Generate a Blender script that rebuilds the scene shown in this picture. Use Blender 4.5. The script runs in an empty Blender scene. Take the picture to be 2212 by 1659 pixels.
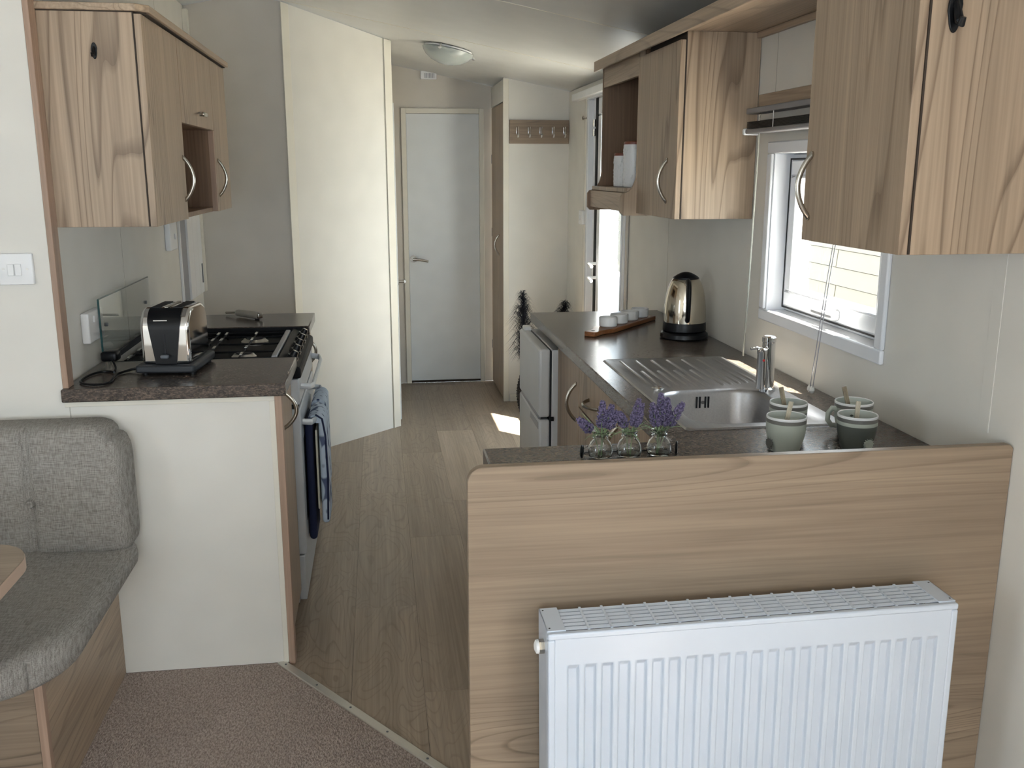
import bpy, bmesh, math, random
from math import sin, cos, pi, radians, sqrt, atan2
from mathutils import Vector, Matrix, Euler

random.seed(7)
sc = bpy.context.scene
COL = sc.collection

# ------------------------------------------------------------------ camera
W, H, F_PX = 2212, 1659, 2041.17
YAW, PITCH, CAM_H = radians(7.998), radians(12.704), 1.5
cam_d = bpy.data.cameras.new('camera'); cam = bpy.data.objects.new('camera', cam_d)
COL.objects.link(cam); sc.camera = cam
cam.location = (0, 0, CAM_H)
cam.rotation_euler = Euler((pi / 2 - PITCH, 0, -YAW), 'XYZ')
cam_d.sensor_fit = 'HORIZONTAL'; cam_d.sensor_width = 36.0
cam_d.lens = F_PX / W * 36.0
cam_d.clip_start = 0.05; cam_d.clip_end = 200

# ------------------------------------------------------------------ world, sun, exposure
wd = bpy.data.worlds.new('sky'); sc.world = wd; wd.use_nodes = True
bg = wd.node_tree.nodes['Background']
bg.inputs['Color'].default_value = (0.79, 0.90, 1.0, 1)
bg.inputs['Strength'].default_value = 9.0
sun_d = bpy.data.lights.new('sun', 'SUN'); sun = bpy.data.objects.new('sun', sun_d); COL.objects.link(sun)
sun_d.energy = 85.0; sun_d.color = (1.0, 0.92, 0.80); sun_d.angle = radians(0.6)
sun.rotation_euler = Vector((-0.35, 0.37, -1.0)).to_track_quat('-Z', 'Y').to_euler()
sun.location = (3, -4, 6)
sc.view_settings.view_transform = 'Standard'; sc.view_settings.look = 'None'
sc.view_settings.gamma = 1.0; sc.view_settings.use_curve_mapping = False
sc.view_settings.exposure = 0.13
cy = sc.cycles
cy.use_denoising = True; cy.denoiser = 'OPENIMAGEDENOISE'
cy.max_bounces = 9; cy.diffuse_bounces = 3; cy.glossy_bounces = 3; cy.transmission_bounces = 9
cy.use_adaptive_sampling = True; cy.adaptive_threshold = 0.05; cy.adaptive_min_samples = 20
cy.transparent_max_bounces = 8; cy.sample_clamp_indirect = 40.0; cy.blur_glossy = 0.5

# daylight portals: one in each window opening, so that the sky's light is found through them
def portal(name, loc, aim, sx, sy):
    l = bpy.data.lights.new(name, 'AREA'); l.shape = 'RECTANGLE'; l.size = sx; l.size_y = sy
    l.cycles.is_portal = True
    o = bpy.data.objects.new(name, l); COL.objects.link(o); o.location = loc
    o.rotation_euler = Vector(aim).to_track_quat('-Z', 'Z').to_euler()
XL, XR, YP, YB, YD, YH = -0.90, 1.217, 2.757, 5.03, 6.726, 6.075
LX, LY = -2.2, -2.6                      # far corners of the living room
portal('daylight_front', (-0.75, LY - 0.12, 1.3), (0, 1, 0), 1.7, 1.0)
portal('daylight_left', (LX - 0.12, 0.4, 1.3), (1, 0, 0), 0.5, 0.9)
portal('daylight_right', (XR + 0.14, -0.95, 1.3), (-1, 0, 0), 1.8, 0.9)  # unseen living-room side opening, added to light the left-hand walls
portal('daylight_kitchen', (XR + 0.14, 2.5, 1.31), (-1, 0, 0), 0.70, 0.51)
portal('daylight_door', (XR + 0.14, 5.03, 0.97), (-1, 0, 0), 0.84, 1.9)

# ------------------------------------------------------------------ materials
MAT = {}
def newmat(name):
    m = bpy.data.materials.new(name); m.use_nodes = True
    nt = m.node_tree; b = nt.nodes['Principled BSDF']; MAT[name] = m
    return m, nt, b
def nd(nt, t, **kw):
    n = nt.nodes.new('ShaderNode' + t)
    for k, v in kw.items(): setattr(n, k, v)
    return n
def noise(nt, vec, scale, detail=2.0, rough=0.5, dist=0.0):
    n = nd(nt, 'TexNoise'); n.inputs['Scale'].default_value = scale
    n.inputs['Detail'].default_value = detail; n.inputs['Roughness'].default_value = rough
    n.inputs['Distortion'].default_value = dist
    nt.links.new(vec, n.inputs['Vector']); return n.outputs['Fac']
def ramp(nt, fac, stops):
    r = nd(nt, 'ValToRGB'); e = r.color_ramp.elements
    while len(e) < len(stops): e.new(0.5)
    for el, (p, c) in zip(e, stops):
        el.position = p; el.color = (c, c, c, 1) if not isinstance(c, tuple) else (*c, 1)
    nt.links.new(fac, r.inputs[0]); return r.outputs[0]
def mixc(nt, fac, a, b, mode='MIX'):
    n = nd(nt, 'Mix', data_type='RGBA', blend_type=mode)
    for sock, val in ((n.inputs[0], fac), (n.inputs[6], a), (n.inputs[7], b)):
        if isinstance(val, (int, float)): sock.default_value = val
        elif isinstance(val, tuple): sock.default_value = (*val, 1)
        else: nt.links.new(val, sock)
    return n.outputs[2]
def math_(nt, op, a, b=None):
    n = nd(nt, 'Math', operation=op)
    for i, val in enumerate((a, b)):
        if val is None: continue
        if isinstance(val, (int, float)): n.inputs[i].default_value = val
        else: nt.links.new(val, n.inputs[i])
    return n.outputs[0]
def objcoord(nt, scale=(1, 1, 1), rand=False):
    tc = nd(nt, 'TexCoord'); mp = nd(nt, 'Mapping'); mp.inputs['Scale'].default_value = scale
    v = tc.outputs['Object']
    if rand:
        oi = nd(nt, 'ObjectInfo'); c = nd(nt, 'CombineXYZ')
        for i, k in enumerate((37.0, 53.0, 19.0)):
            nt.links.new(math_(nt, 'MULTIPLY', oi.outputs['Random'], k), c.inputs[i])
        ad = nd(nt, 'VectorMath', operation='ADD')
        nt.links.new(v, ad.inputs[0]); nt.links.new(c.outputs[0], ad.inputs[1]); v = ad.outputs[0]
    nt.links.new(v, mp.inputs['Vector']); return mp.outputs[0]
def bump(nt, b, height, strength, dist=0.002):
    n = nd(nt, 'Bump'); n.inputs['Strength'].default_value = strength; n.inputs['Distance'].default_value = dist
    nt.links.new(height, n.inputs['Height']); nt.links.new(n.outputs[0], b.inputs['Normal'])

def plain(name, col, rough=0.5, metal=0.0, spec=0.5, bumpy=None):
    m, nt, b = newmat(name)
    b.inputs['Roughness'].default_value = rough; b.inputs['Metallic'].default_value = metal
    b.inputs['Specular IOR Level'].default_value = spec
    v = objcoord(nt)
    c = mixc(nt, noise(nt, v, 9.0, 0.0), tuple(x * 0.96 for x in col), tuple(min(1, x * 1.04) for x in col))
    nt.links.new(c, b.inputs['Base Color'])
    if bumpy: bump(nt, b, noise(nt, v, bumpy[0], 2.0), bumpy[1])
    return m

def wood(name, axis, light, mid, dark, sc_=1.0, rough=0.42, rand=False, along=0.07, lines=22.0, linestr=0.70, fs=4.2):
    m, nt, b = newmat(name)
    b.inputs['Roughness'].default_value = rough; b.inputs['Specular IOR Level'].default_value = 0.35
    s = [sc_] * 3; s['xyz'.index(axis)] = along * sc_
    v = objcoord(nt, tuple(s), rand)
    s2 = [sc_] * 3; s2['xyz'.index(axis)] = 0.02 * sc_
    v2 = objcoord(nt, tuple(s2), rand)
    fld = noise(nt, v, fs, 1.5, 0.45, 0.6)
    t = math_(nt, 'FRACT', math_(nt, 'MULTIPLY', fld, lines))
    line = ramp(nt, t, [(0.0, 1.0), (0.06, 0.85), (0.20, 0.12), (0.45, 0.0), (0.93, 0.0), (1.0, 0.7)])
    mask = ramp(nt, noise(nt, v, 2.1, 0.0), [(0.36, 0.10), (0.62, 1.0)])
    band = ramp(nt, noise(nt, v2, 13.0, 2.0, 0.6), [(0.30, 0.0), (0.70, 1.0)])
    fib = ramp(nt, noise(nt, v2, 140.0, 1.0, 0.6), [(0.25, 0.80), (0.75, 1.06)])
    c = mixc(nt, band, mid, light)
    broad = ramp(nt, noise(nt, v2, 4.5, 0.0), [(0.35, 0.0), (0.65, 1.0)])
    c = mixc(nt, math_(nt, 'MULTIPLY', broad, 0.35), c, tuple(x * 0.80 for x in mid))
    c = mixc(nt, math_(nt, 'MULTIPLY', math_(nt, 'MULTIPLY', line, mask), linestr), c, dark)
    c = mixc(nt, 1.0, c, fib, 'MULTIPLY')
    if rand:
        oi = nd(nt, 'ObjectInfo'); c = mixc(nt, 1.0, c, ramp(nt, oi.outputs['Random'], [(0.0, 0.86), (1.0, 1.10)]), 'MULTIPLY')
    nt.links.new(c, b.inputs['Base Color'])
    return m

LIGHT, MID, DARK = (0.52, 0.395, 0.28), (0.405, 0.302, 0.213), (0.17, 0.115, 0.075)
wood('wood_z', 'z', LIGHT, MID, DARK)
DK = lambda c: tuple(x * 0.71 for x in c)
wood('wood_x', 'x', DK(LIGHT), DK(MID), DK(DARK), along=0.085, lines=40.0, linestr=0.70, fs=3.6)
wood('wood_y', 'y', LIGHT, MID, DARK)
wood('wood_edge', 'z', (0.50, 0.35, 0.26), (0.43, 0.29, 0.21), (0.30, 0.19, 0.13), linestr=0.2)
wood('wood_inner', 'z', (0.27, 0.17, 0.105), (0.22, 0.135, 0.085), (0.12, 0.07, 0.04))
wood('wood_tray', 'x', (0.36, 0.15, 0.06), (0.28, 0.11, 0.045), (0.12, 0.05, 0.02), sc_=2.0, rough=0.3)
wood('plank', 'y', (0.46, 0.365, 0.275), (0.36, 0.28, 0.205), (0.19, 0.14, 0.10), rand=True, along=0.30, lines=16.0, linestr=0.42, rough=0.40, fs=6.5)
wood('spoon_stick', 'z', (0.42, 0.36, 0.25), (0.16, 0.12, 0.08), (0.10, 0.07, 0.04), sc_=14.0, along=0.6)

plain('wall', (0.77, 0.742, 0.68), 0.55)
plain('wall_shaded', (0.65, 0.605, 0.54), 0.55)  # the cream wall again, with shade put into its colour
plain('ceiling', (0.62, 0.615, 0.59), 0.38, spec=0.6)
plain('joint', (0.50, 0.47, 0.41), 0.6)
plain('cream_trim', (0.80, 0.76, 0.66), 0.45)
plain('white', (0.86, 0.86, 0.86), 0.35)
plain('door_white', (0.76, 0.78, 0.78), 0.4)
plain('upvc', (0.86, 0.88, 0.92), 0.25)
plain('radiator_white', (0.62, 0.68, 0.765), 0.30, spec=0.5)
plain('black', (0.006, 0.006, 0.007), 0.34, spec=0.3)
plain('black_matt', (0.014, 0.014, 0.016), 0.7)
plain('dark_gap', (0.05, 0.035, 0.025), 0.8)
plain('grey', (0.34, 0.34, 0.36), 0.45)
plain('grey_plastic', (0.13, 0.14, 0.155), 0.5)
plain('toaster_base', (0.022, 0.024, 0.028), 0.5)
plain('blind_grey', (0.24, 0.235, 0.24), 0.45)
plain('cooker_grey', (0.60, 0.63, 0.66), 0.35, 0.2)
plain('fridge', (0.62, 0.62, 0.62), 0.30)
plain('aluminium', (0.62, 0.60, 0.56), 0.42, 1.0)
plain('nickel', (0.46, 0.43, 0.38), 0.25, 1.0)
plain('chrome', (0.80, 0.80, 0.80), 0.06, 1.0)
plain('kettle_chrome', (0.60, 0.55, 0.46), 0.09, 1.0)
plain('ceramic', (0.80, 0.80, 0.79), 0.25)
plain('mug_light', (0.46, 0.50, 0.44), 0.35)
plain('mug_dark', (0.105, 0.115, 0.10), 0.4)
plain('mug_line', (0.17, 0.165, 0.15), 0.4)
plain('mug_inside', (0.50, 0.54, 0.50), 0.3)
plain('lid_red', (0.20, 0.055, 0.03), 0.4)
plain('leaf', (0.27, 0.38, 0.20), 0.5)
plain('stem', (0.22, 0.30, 0.15), 0.5)
plain('lighter', (0.36, 0.33, 0.28), 0.3)
plain('navy', (0.012, 0.018, 0.055), 0.85)
plain('glove_lining', (0.62, 0.57, 0.47), 0.9)
plain('feather', (0.008, 0.009, 0.016), 0.8)
plain('red_dot', (0.5, 0.02, 0.02), 0.4)
plain('cladding', (0.115, 0.099, 0.068), 0.6)
plain('gravel', (0.42, 0.41, 0.38), 0.9, bumpy=(60.0, 0.5))
plain('table_edge', (0.50, 0.36, 0.27), 0.45)
plain('cord_white', (0.75, 0.74, 0.70), 0.5)
plain('sill_gloss', (0.84, 0.86, 0.90), 0.28, spec=1.0)
MAT['sill_gloss'].node_tree.nodes['Principled BSDF'].inputs['Coat Weight'].default_value = 1.0
MAT['sill_gloss'].node_tree.nodes['Principled BSDF'].inputs['Coat Roughness'].default_value = 0.22
plain('wand_clear', (0.33, 0.33, 0.29), 0.15)
wood('stick_pale', 'z', (0.58, 0.53, 0.42), (0.45, 0.40, 0.30), (0.25, 0.21, 0.14), sc_=14.0, along=0.6)
plain('hob_black', (0.006, 0.006, 0.007), 0.55, spec=0.2)

# lavender: violet flowers with lighter tips
m, nt, b = newmat('lavender'); b.inputs['Roughness'].default_value = 0.8
nt.links.new(mixc(nt, ramp(nt, noise(nt, objcoord(nt), 260.0, 1.0), [(0.35, 0.0), (0.65, 1.0)]), (0.05, 0.04, 0.085), (0.25, 0.205, 0.34)), b.inputs['Base Color'])

# speckled worktop laminate
m, nt, b = newmat('worktop'); b.inputs['Roughness'].default_value = 0.22; b.inputs['Specular IOR Level'].default_value = 0.32
v = objcoord(nt)
f1 = ramp(nt, noise(nt, objcoord(nt, (110, 260, 260)), 1.0, 4.0, 0.7), [(0.46, 0.0), (0.68, 1.0)])
f2 = ramp(nt, noise(nt, v, 45.0, 3.0, 0.6), [(0.35, 0.0), (0.7, 1.0)])
c = mixc(nt, f2, (0.052, 0.043, 0.038), (0.100, 0.082, 0.073))
c = mixc(nt, math_(nt, 'MULTIPLY', f1, 0.6), c, (0.30, 0.225, 0.17))
nt.links.new(c, b.inputs['Base Color'])

# brushed sink steel
m, nt, b = newmat('steel'); b.inputs['Metallic'].default_value = 1.0
v = objcoord(nt, (1, 0.05, 1))
nt.links.new(mixc(nt, noise(nt, v, 220.0, 2.0), (0.34, 0.34, 0.35), (0.44, 0.44, 0.45)), b.inputs['Base Color'])
nt.links.new(ramp(nt, noise(nt, v, 60.0, 2.0), [(0.3, 0.32), (0.7, 0.40)]), b.inputs['Roughness'])

# carpet pile
m, nt, b = newmat('carpet'); b.inputs['Roughness'].default_value = 0.95; b.inputs['Specular IOR Level'].default_value = 0.1
v = objcoord(nt, (1, 0.45, 1)); v.node.inputs['Rotation'].default_value = (0, 0, 0.65)
n1 = noise(nt, v, 230.0, 1.0, 0.75)
c = mixc(nt, ramp(nt, n1, [(0.32, 0.0), (0.68, 1.0)]), (0.27, 0.215, 0.183), (0.60, 0.505, 0.445))
c = mixc(nt, math_(nt, 'MULTIPLY', noise(nt, v, 7.0, 2.0), 0.4), c, (0.36, 0.29, 0.25))
nt.links.new(c, b.inputs['Base Color']); bump(nt, b, n1, 0.9, 0.006)

# woven upholstery
def fabric(name, a, c2):
    m, nt, b = newmat(name); b.inputs['Roughness'].default_value = 0.9; b.inputs['Specular IOR Level'].default_value = 0.15
    h1 = noise(nt, objcoord(nt, (40, 520, 520)), 1.0, 1.0, 0.7)
    h2 = noise(nt, objcoord(nt, (520, 45, 45)), 1.0, 1.0, 0.7)
    h = math_(nt, 'MULTIPLY', math_(nt, 'ADD', h1, h2), 0.5)
    nt.links.new(mixc(nt, ramp(nt, h, [(0.36, 0.0), (0.62, 1.0)]), a, c2), b.inputs['Base Color'])
    bump(nt, b, h, 0.7, 0.002)
fabric('upholstery', (0.195, 0.18, 0.162), (0.385, 0.36, 0.33))
fabric('crease', (0.08, 0.075, 0.068), (0.16, 0.15, 0.14))

# printed oven glove: pale blue cloth with navy print
m, nt, b = newmat('glove_print'); b.inputs['Roughness'].default_value = 0.9
vor = nd(nt, 'TexVoronoi'); vor.inputs['Scale'].default_value = 26.0
nt.links.new(objcoord(nt, (1, 1, 0.55)), vor.inputs['Vector'])
nt.links.new(mixc(nt, ramp(nt, vor.outputs['Distance'], [(0.10, 0.0), (0.22, 1.0), (0.62, 1.0), (0.72, 0.15)]), (0.02, 0.035, 0.12), (0.50, 0.58, 0.68)), b.inputs['Base Color'])

# woven black basket
m, nt, b = newmat('rattan'); b.inputs['Roughness'].default_value = 0.6; b.inputs['Base Color'].default_value = (0.014, 0.013, 0.014, 1)

# neighbour's pale grooved canister ceramic uses 'ceramic' with relief geometry
# clear glazing: mostly transparent with a fresnel reflection
def thin_glass(name, tint, refl=1.0):
    m = bpy.data.materials.new(name); m.use_nodes = True; nt = m.node_tree; nt.nodes.clear(); MAT[name] = m
    out = nd(nt, 'OutputMaterial'); tr = nd(nt, 'BsdfTransparent'); gl = nd(nt, 'BsdfGlossy'); mx = nd(nt, 'MixShader'); fr = nd(nt, 'LayerWeight')
    tr.inputs[0].default_value = (*tint, 1); gl.inputs['Roughness'].default_value = 0.02; fr.inputs[0].default_value = 0.5
    nt.links.new(math_(nt, 'MULTIPLY', math_(nt, 'ADD', math_(nt, 'MULTIPLY', math_(nt, 'POWER', fr.outputs['Facing'], 5.0), 0.9), 0.04), refl), mx.inputs[0])
    nt.links.new(tr.outputs[0], mx.inputs[1]); nt.links.new(gl.outputs[0], mx.inputs[2]); nt.links.new(mx.outputs[0], out.inputs[0])
thin_glass('window_glass', (0.97, 0.98, 0.97)); thin_glass('door_glass', (0.90, 0.915, 0.91)); thin_glass('lid_glass', (0.955, 0.97, 0.965), 1.1); 
m, nt, b = newmat('bottle_glass'); b.inputs['Base Color'].default_value = (0.96, 0.98, 0.97, 1); b.inputs['Roughness'].default_value = 0.0; b.inputs['Transmission Weight'].default_value = 1.0; b.inputs['IOR'].default_value = 1.45
plain('glass_edge', (0.03, 0.09, 0.09), 0.1)
m = bpy.data.materials.new('frosted'); m.use_nodes = True; nt = m.node_tree; nt.nodes.clear(); MAT['frosted'] = m
out = nd(nt, 'OutputMaterial'); tl = nd(nt, 'BsdfTranslucent'); gl = nd(nt, 'BsdfGlossy'); mx = nd(nt, 'MixShader')
tl.inputs[0].default_value = (0.80, 0.95, 0.93, 1); gl.inputs['Roughness'].default_value = 0.25; mx.inputs[0].default_value = 0.05
nt.links.new(tl.outputs[0], mx.inputs[1]); nt.links.new(gl.outputs[0], mx.inputs[2]); nt.links.new(mx.outputs[0], out.inputs[0])
m, nt, b = newmat('lamp_glass'); b.inputs['Base Color'].default_value = (0.38, 0.415, 0.40, 1); b.inputs['Roughness'].default_value = 0.25

# ------------------------------------------------------------------ mesh builder
class MB:
    def __init__(s): s.v = []; s.f = []
    def add(s, vs, fs):
        o = len(s.v); s.v += [tuple(p) for p in vs]; s.f += [tuple(i + o for i in f) for f in fs]; return s
    def box(s, x0, x1, y0, y1, z0, z1):
        return s.add([(x, y, z) for x in (x0, x1) for y in (y0, y1) for z in (z0, z1)],
                     [(0, 1, 3, 2), (4, 6, 7, 5), (0, 4, 5, 1), (2, 3, 7, 6), (0, 2, 6, 4), (1, 5, 7, 3)])
    def prism(s, poly, axis, a, b):
        n = len(poly)
        def P(u, w, t): return {'x': (t, u, w), 'y': (u, t, w), 'z': (u, w, t)}[axis]
        vs = [P(u, w, a) for u, w in poly] + [P(u, w, b) for u, w in poly]
        fs = [tuple(range(n)), tuple(range(2 * n - 1, n - 1, -1))] + [(i, (i + 1) % n, (i + 1) % n + n, i + n) for i in range(n)]
        return s.add(vs, fs)
    def tube(s, pts, r, n=8, closed=False, rx=None):
        pts = [Vector(p) for p in pts]; k = len(pts); vs = []; fs = []
        rad = r if isinstance(r, (list, tuple)) else [r] * k
        prev = None
        for i, p in enumerate(pts):
            if closed: d = (pts[(i + 1) % k] - pts[i - 1])
            else: d = pts[min(i + 1, k - 1)] - pts[max(i - 1, 0)]
            d.normalize()
            if prev is None:
                up = Vector((0, 0, 1)) if abs(d.z) < 0.9 else Vector((1, 0, 0)); a = d.cross(up).normalized()
            else:
                a = (prev - d * prev.dot(d)).normalized()
            prev = a; bb = d.cross(a)
            for j in range(n):
                t = 2 * pi * j / n
                vs.append(p + (a * cos(t) * rad[i]) + (bb * sin(t) * (rx if rx else rad[i])))
        for i in range(k if closed else k - 1):
            for j in range(n):
                a0 = i * n + j; a1 = i * n + (j + 1) % n; b0 = ((i + 1) % k) * n + j; b1 = ((i + 1) % k) * n + (j + 1) % n
                fs.append((a0, a1, b1, b0))
        if not closed: fs += [tuple(range(n - 1, -1, -1)), tuple(range((k - 1) * n, k * n))]
        return s.add(vs, fs)
    def cyl(s, p0, p1, r0, r1=None, n=20): return s.tube([p0, p1], [r0, r0 if r1 is None else r1], n)
    def lathe(s, prof, c=(0, 0, 0), n=32, axis='z', caps=True):
        vs = []; fs = []; k = len(prof)
        for r, h in prof:
            for j in range(n):
                t = 2 * pi * j / n; u, w = r * cos(t), r * sin(t)
                p = {'z': (u, w, h), 'x': (h, u, w), 'y': (u, h, w)}[axis]
                vs.append((c[0] + p[0], c[1] + p[1], c[2] + p[2]))
        for i in range(k - 1):
            for j in range(n): fs.append((i * n + j, i * n + (j + 1) % n, (i + 1) * n + (j + 1) % n, (i + 1) * n + j))
        if caps: fs += [tuple(range(n - 1, -1, -1)), tuple(range((k - 1) * n, k * n))]
        return s.add(vs, fs)
    def rbox(s, x0, x1, y0, y1, z0, z1, r, n=10, fn=None, xfine=None):
        lo = (x0, y0, z0); hi = (x1, y1, z1); keep = {}; vs = []; fs = []
        def V(p):
            key = tuple(round(q, 6) for q in p)
            if key in keep: return keep[key]
            inn = [min(max(p[i], lo[i] + r), hi[i] - r) for i in range(3)]
            d = Vector([p[i] - inn[i] for i in range(3)])
            q = Vector(inn) + (d.normalized() * r if d.length > 1e-9 else d)
            if fn: q = fn(q)
            keep[key] = len(vs); vs.append(tuple(q)); return keep[key]
        def steps(i):
            L = hi[i] - lo[i]; e = [0, .12 * r, .3 * r, .55 * r, r]
            m = max(1, int((L - 2 * r) / (0.03 if n > 9 else 0.08)))
            if i == 0 and xfine: m = int((L - 2 * r) / xfine)
            return [lo[i] + t for t in e] + [lo[i] + r + (L - 2 * r) * j / m for j in range(1, m)] + [hi[i] - t for t in reversed(e)]
        S = [steps(i) for i in range(3)]
        for ax in range(3):
            u, w = [i for i in range(3) if i != ax]
            for side in (lo[ax], hi[ax]):
                for a in range(len(S[u]) - 1):
                    for b_ in range(len(S[w]) - 1):
                        q = []
                        for da, db in ((0, 0), (1, 0), (1, 1), (0, 1)):
                            p = [0, 0, 0]; p[ax] = side; p[u] = S[u][a + da]; p[w] = S[w][b_ + db]; q.append(V(tuple(p)))
                        if len(set(q)) == 4: fs.append(tuple(q))
        return s.add(vs, fs)
    def xform(s, M): s.v = [tuple(M @ Vector(p)) for p in s.v]; return s
    def build(s, name, mat, parent=None, bev=0.0, local=False, seg=2, ang=35, flat=False):
        me = bpy.data.meshes.new(name)
        off = Vector((0, 0, 0))
        if parent is not None and not local:
            t = parent
            while t.parent: t = t.parent
            off = t.location
        me.from_pydata([tuple(Vector(p) - off) for p in s.v], [], s.f)
        bm = bmesh.new(); bm.from_mesh(me); bmesh.ops.recalc_face_normals(bm, faces=bm.faces); bm.to_mesh(me); bm.free()
        if not flat:
            for p in me.polygons: p.use_smooth = True
            me.set_sharp_from_angle(angle=radians(ang))
        me.materials.append(MAT[mat])
        o = bpy.data.objects.new(name, me); COL.objects.link(o)
        if parent is not None: o.parent = parent
        if bev:
            md = o.modifiers.new('bevel', 'BEVEL'); md.width = bev; md.segments = seg; md.limit_method = 'ANGLE'; md.angle_limit = radians(40)
            md.harden_normals = False
        return o
def B(*a): return MB().box(*a)
def tag(o, label, cat=None, group=None, kind=None):
    o['label'] = label
    if cat: o['category'] = cat
    if group: o['group'] = group
    if kind: o['kind'] = kind
    return o
def thing(name, label, cat, loc=(0, 0, 0), group=None, rot=(0, 0, 0)):
    o = bpy.data.objects.new(name, None); COL.objects.link(o); o.location = loc; o.rotation_euler = rot
    o.empty_display_size = 0.05
    return tag(o, label, cat, group)
def solo(mb, name, mat, label, cat, group=None, base=None, **kw):
    # a thing that is one mesh, with its origin at its base
    xs = [p[0] for p in mb.v]; ys = [p[1] for p in mb.v]; zs = [p[2] for p in mb.v]
    b_ = base or ((min(xs) + max(xs)) / 2, (min(ys) + max(ys)) / 2, min(zs))
    mb.v = [(p[0] - b_[0], p[1] - b_[1], p[2] - b_[2]) for p in mb.v]
    o = mb.build(name, mat, None, **kw); o.location = b_
    return tag(o, label, cat, group)
def struct(mb, name, mat, label, parent=None, **kw):
    o = mb.build(name, mat, parent, **kw)
    if parent is None: tag(o, label, kind='structure')
    elif label: o['label'] = label
    return o
def sempty(name, label, loc):
    o = bpy.data.objects.new(name, None); COL.objects.link(o); o.location = loc; o.empty_display_size = 0.05
    return tag(o, label, kind='structure')
def copy_part(o, parent, loc=None):
    c = o.copy(); COL.objects.link(c); c.parent = parent
    if loc is not None: c.location = loc
    return c

RX, RZ = -0.6, 2.341                                   # ridge of the vaulted ceiling
def ceil(x): return RZ - 0.195 * abs(x - RX)

def wall_boxes(axis, t0, t1, u0, u1, z0, z1, holes):
    us = sorted({u0, u1, *[h[0] for h in holes], *[h[1] for h in holes]})
    m = MB()
    for a, b_ in zip(us, us[1:]):
        hs = sorted([(h[2], h[3]) for h in holes if h[0] <= a + 1e-6 and h[1] >= b_ - 1e-6]); z = z0
        for h0, h1 in hs + [(z1, z1)]:
            if h0 > z + 1e-4: m.box(t0, t1, a, b_, z, h0) if axis == 'x' else m.box(a, b_, t0, t1, z, h0)
            z = max(z, h1)
    return m

# ================================================================== STRUCTURE
KW = (2.155, 2.845, 1.06, 1.56)                         # kitchen window opening (y0,y1,z0,z1)
wr = struct(wall_boxes('x', XR, XR + 0.10, LY, YH + 0.03, 0, 1.983, [KW, (4.60, 5.47, 0.0, 1.93), (-1.85, -0.05, 0.85, 1.75)]),
            'wall_right', 'wall', 'cream panelled outer wall behind the sink worktop', flat=True)
for y_, z0, z1 in ((3.905, 0.90, 1.35), (2.872, 1.73, 1.915), (5.60, 0.0, 1.93)):
    B(XR - 0.0008, XR + 0.001, y_ - 0.001, y_ + 0.001, z0, z1).build('panel_joint', 'joint', wr, flat=True)
struct(B(XR - 0.0012, XR, 1.700, 1.735, 0.98, 1.36), 'trim_1', 'wall', 'cream vertical batten on the wall right of the mugs', bev=0.001)
struct(wall_boxes('x', LX - 0.08, LX, LY, YP + 0.05, 0, 2.03, [(0.15, 0.65, 0.85, 1.75)]), 'wall_living_left', 'wall', 'cream outer wall of the living room', flat=True)
struct(wall_boxes('y', LY - 0.08, LY, LX, XR, 0, 2.0, [(-1.6, 0.1, 0.8, 1.8)]), 'wall_living_front', 'wall', 'cream front wall of the living room with a wide window', flat=True)
def slope_wall(name, x0, x1, y0, y1, mat, label, parent=None, z0=0.0):
    xs = [x0] + ([RX] if x0 < RX < x1 else []) + [x1]
    poly = [(x0, z0), (x1, z0)] + [(x, ceil(x) - 0.002) for x in reversed(xs)]
    return struct(MB().prism(poly, 'y', y0, y1), name, mat, label, parent, flat=True)
slope_wall('wall_partition', LX, -0.895, YP, YP + 0.05, 'wall', 'cream partition wall with the light switch above the sofa')
struct(B(-0.895, -0.879, 2.752, 2.802, 0.90, ceil(-0.88) - 0.004), 'trim_2', 'wood_edge', 'wood-grain edging post at the end of the cream partition', bev=0.0015)
wl = struct(B(XL - 0.05, XL, YP + 0.05, YB + 0.05, 0, ceil(XL) - 0.004), 'wall_left', 'wall', 'cream kitchen wall behind the toaster', flat=True)
for y_, z0, z1 in ((3.53, 0.90, 1.347), (4.38, 1.94, 2.27)):
    B(XL - 0.001, XL + 0.0008, y_ - 0.001, y_ + 0.001, z0, z1).build('panel_joint', 'joint', wl, flat=True)
slope_wall('wall_cross', XL, -0.43, YB, YB + 0.03, 'wall_shaded', 'cream wall across the kitchen behind the cooker, shade put into its colour')
# diagonal wall from the cross wall to the corridor
DX0, DY0, DX1, DY1 = -0.43, 5.022, 0.099, 5.546
du = Vector((DX1 - DX0, DY1 - DY0, 0)).normalized(); dn = Vector((-du.y, du.x, 0))
def diag(t0, t1, n0, n1, z0, tops=None):
    L = (Vector((DX1, DY1, 0)) - Vector((DX0, DY0, 0))).length
    a, b_ = t0 * L, t1 * L; m = MB(); vs = []
    for t in (a, b_):
        for n_ in (n0, n1):
            p = Vector((DX0, DY0, 0)) + du * t + dn * n_
            vs += [(p.x, p.y, z0), (p.x, p.y, (ceil(p.x) - 0.003) if tops is None else tops)]
    return m.add(vs, [(0, 1, 3, 2), (4, 6, 7, 5), (0, 4, 5, 1), (2, 3, 7, 6), (0, 2, 6, 4), (1, 5, 7, 3)])
struct(diag(0, 1, 0, 0.04, 0), 'wall_diagonal', 'wall', 'tall pale diagonal wall left of the corridor', flat=True)
struct(diag(-0.02, 0.045, -0.006, 0.0, 0), 'trim_3', 'cream_trim', 'cream corner bead at the left edge of the diagonal wall', bev=0.002)
struct(diag(0.925, 1.0, -0.007, 0.0, 0), 'trim_4', 'cream_trim', 'cream corner bead at the corridor end of the diagonal wall', bev=0.002)
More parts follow.
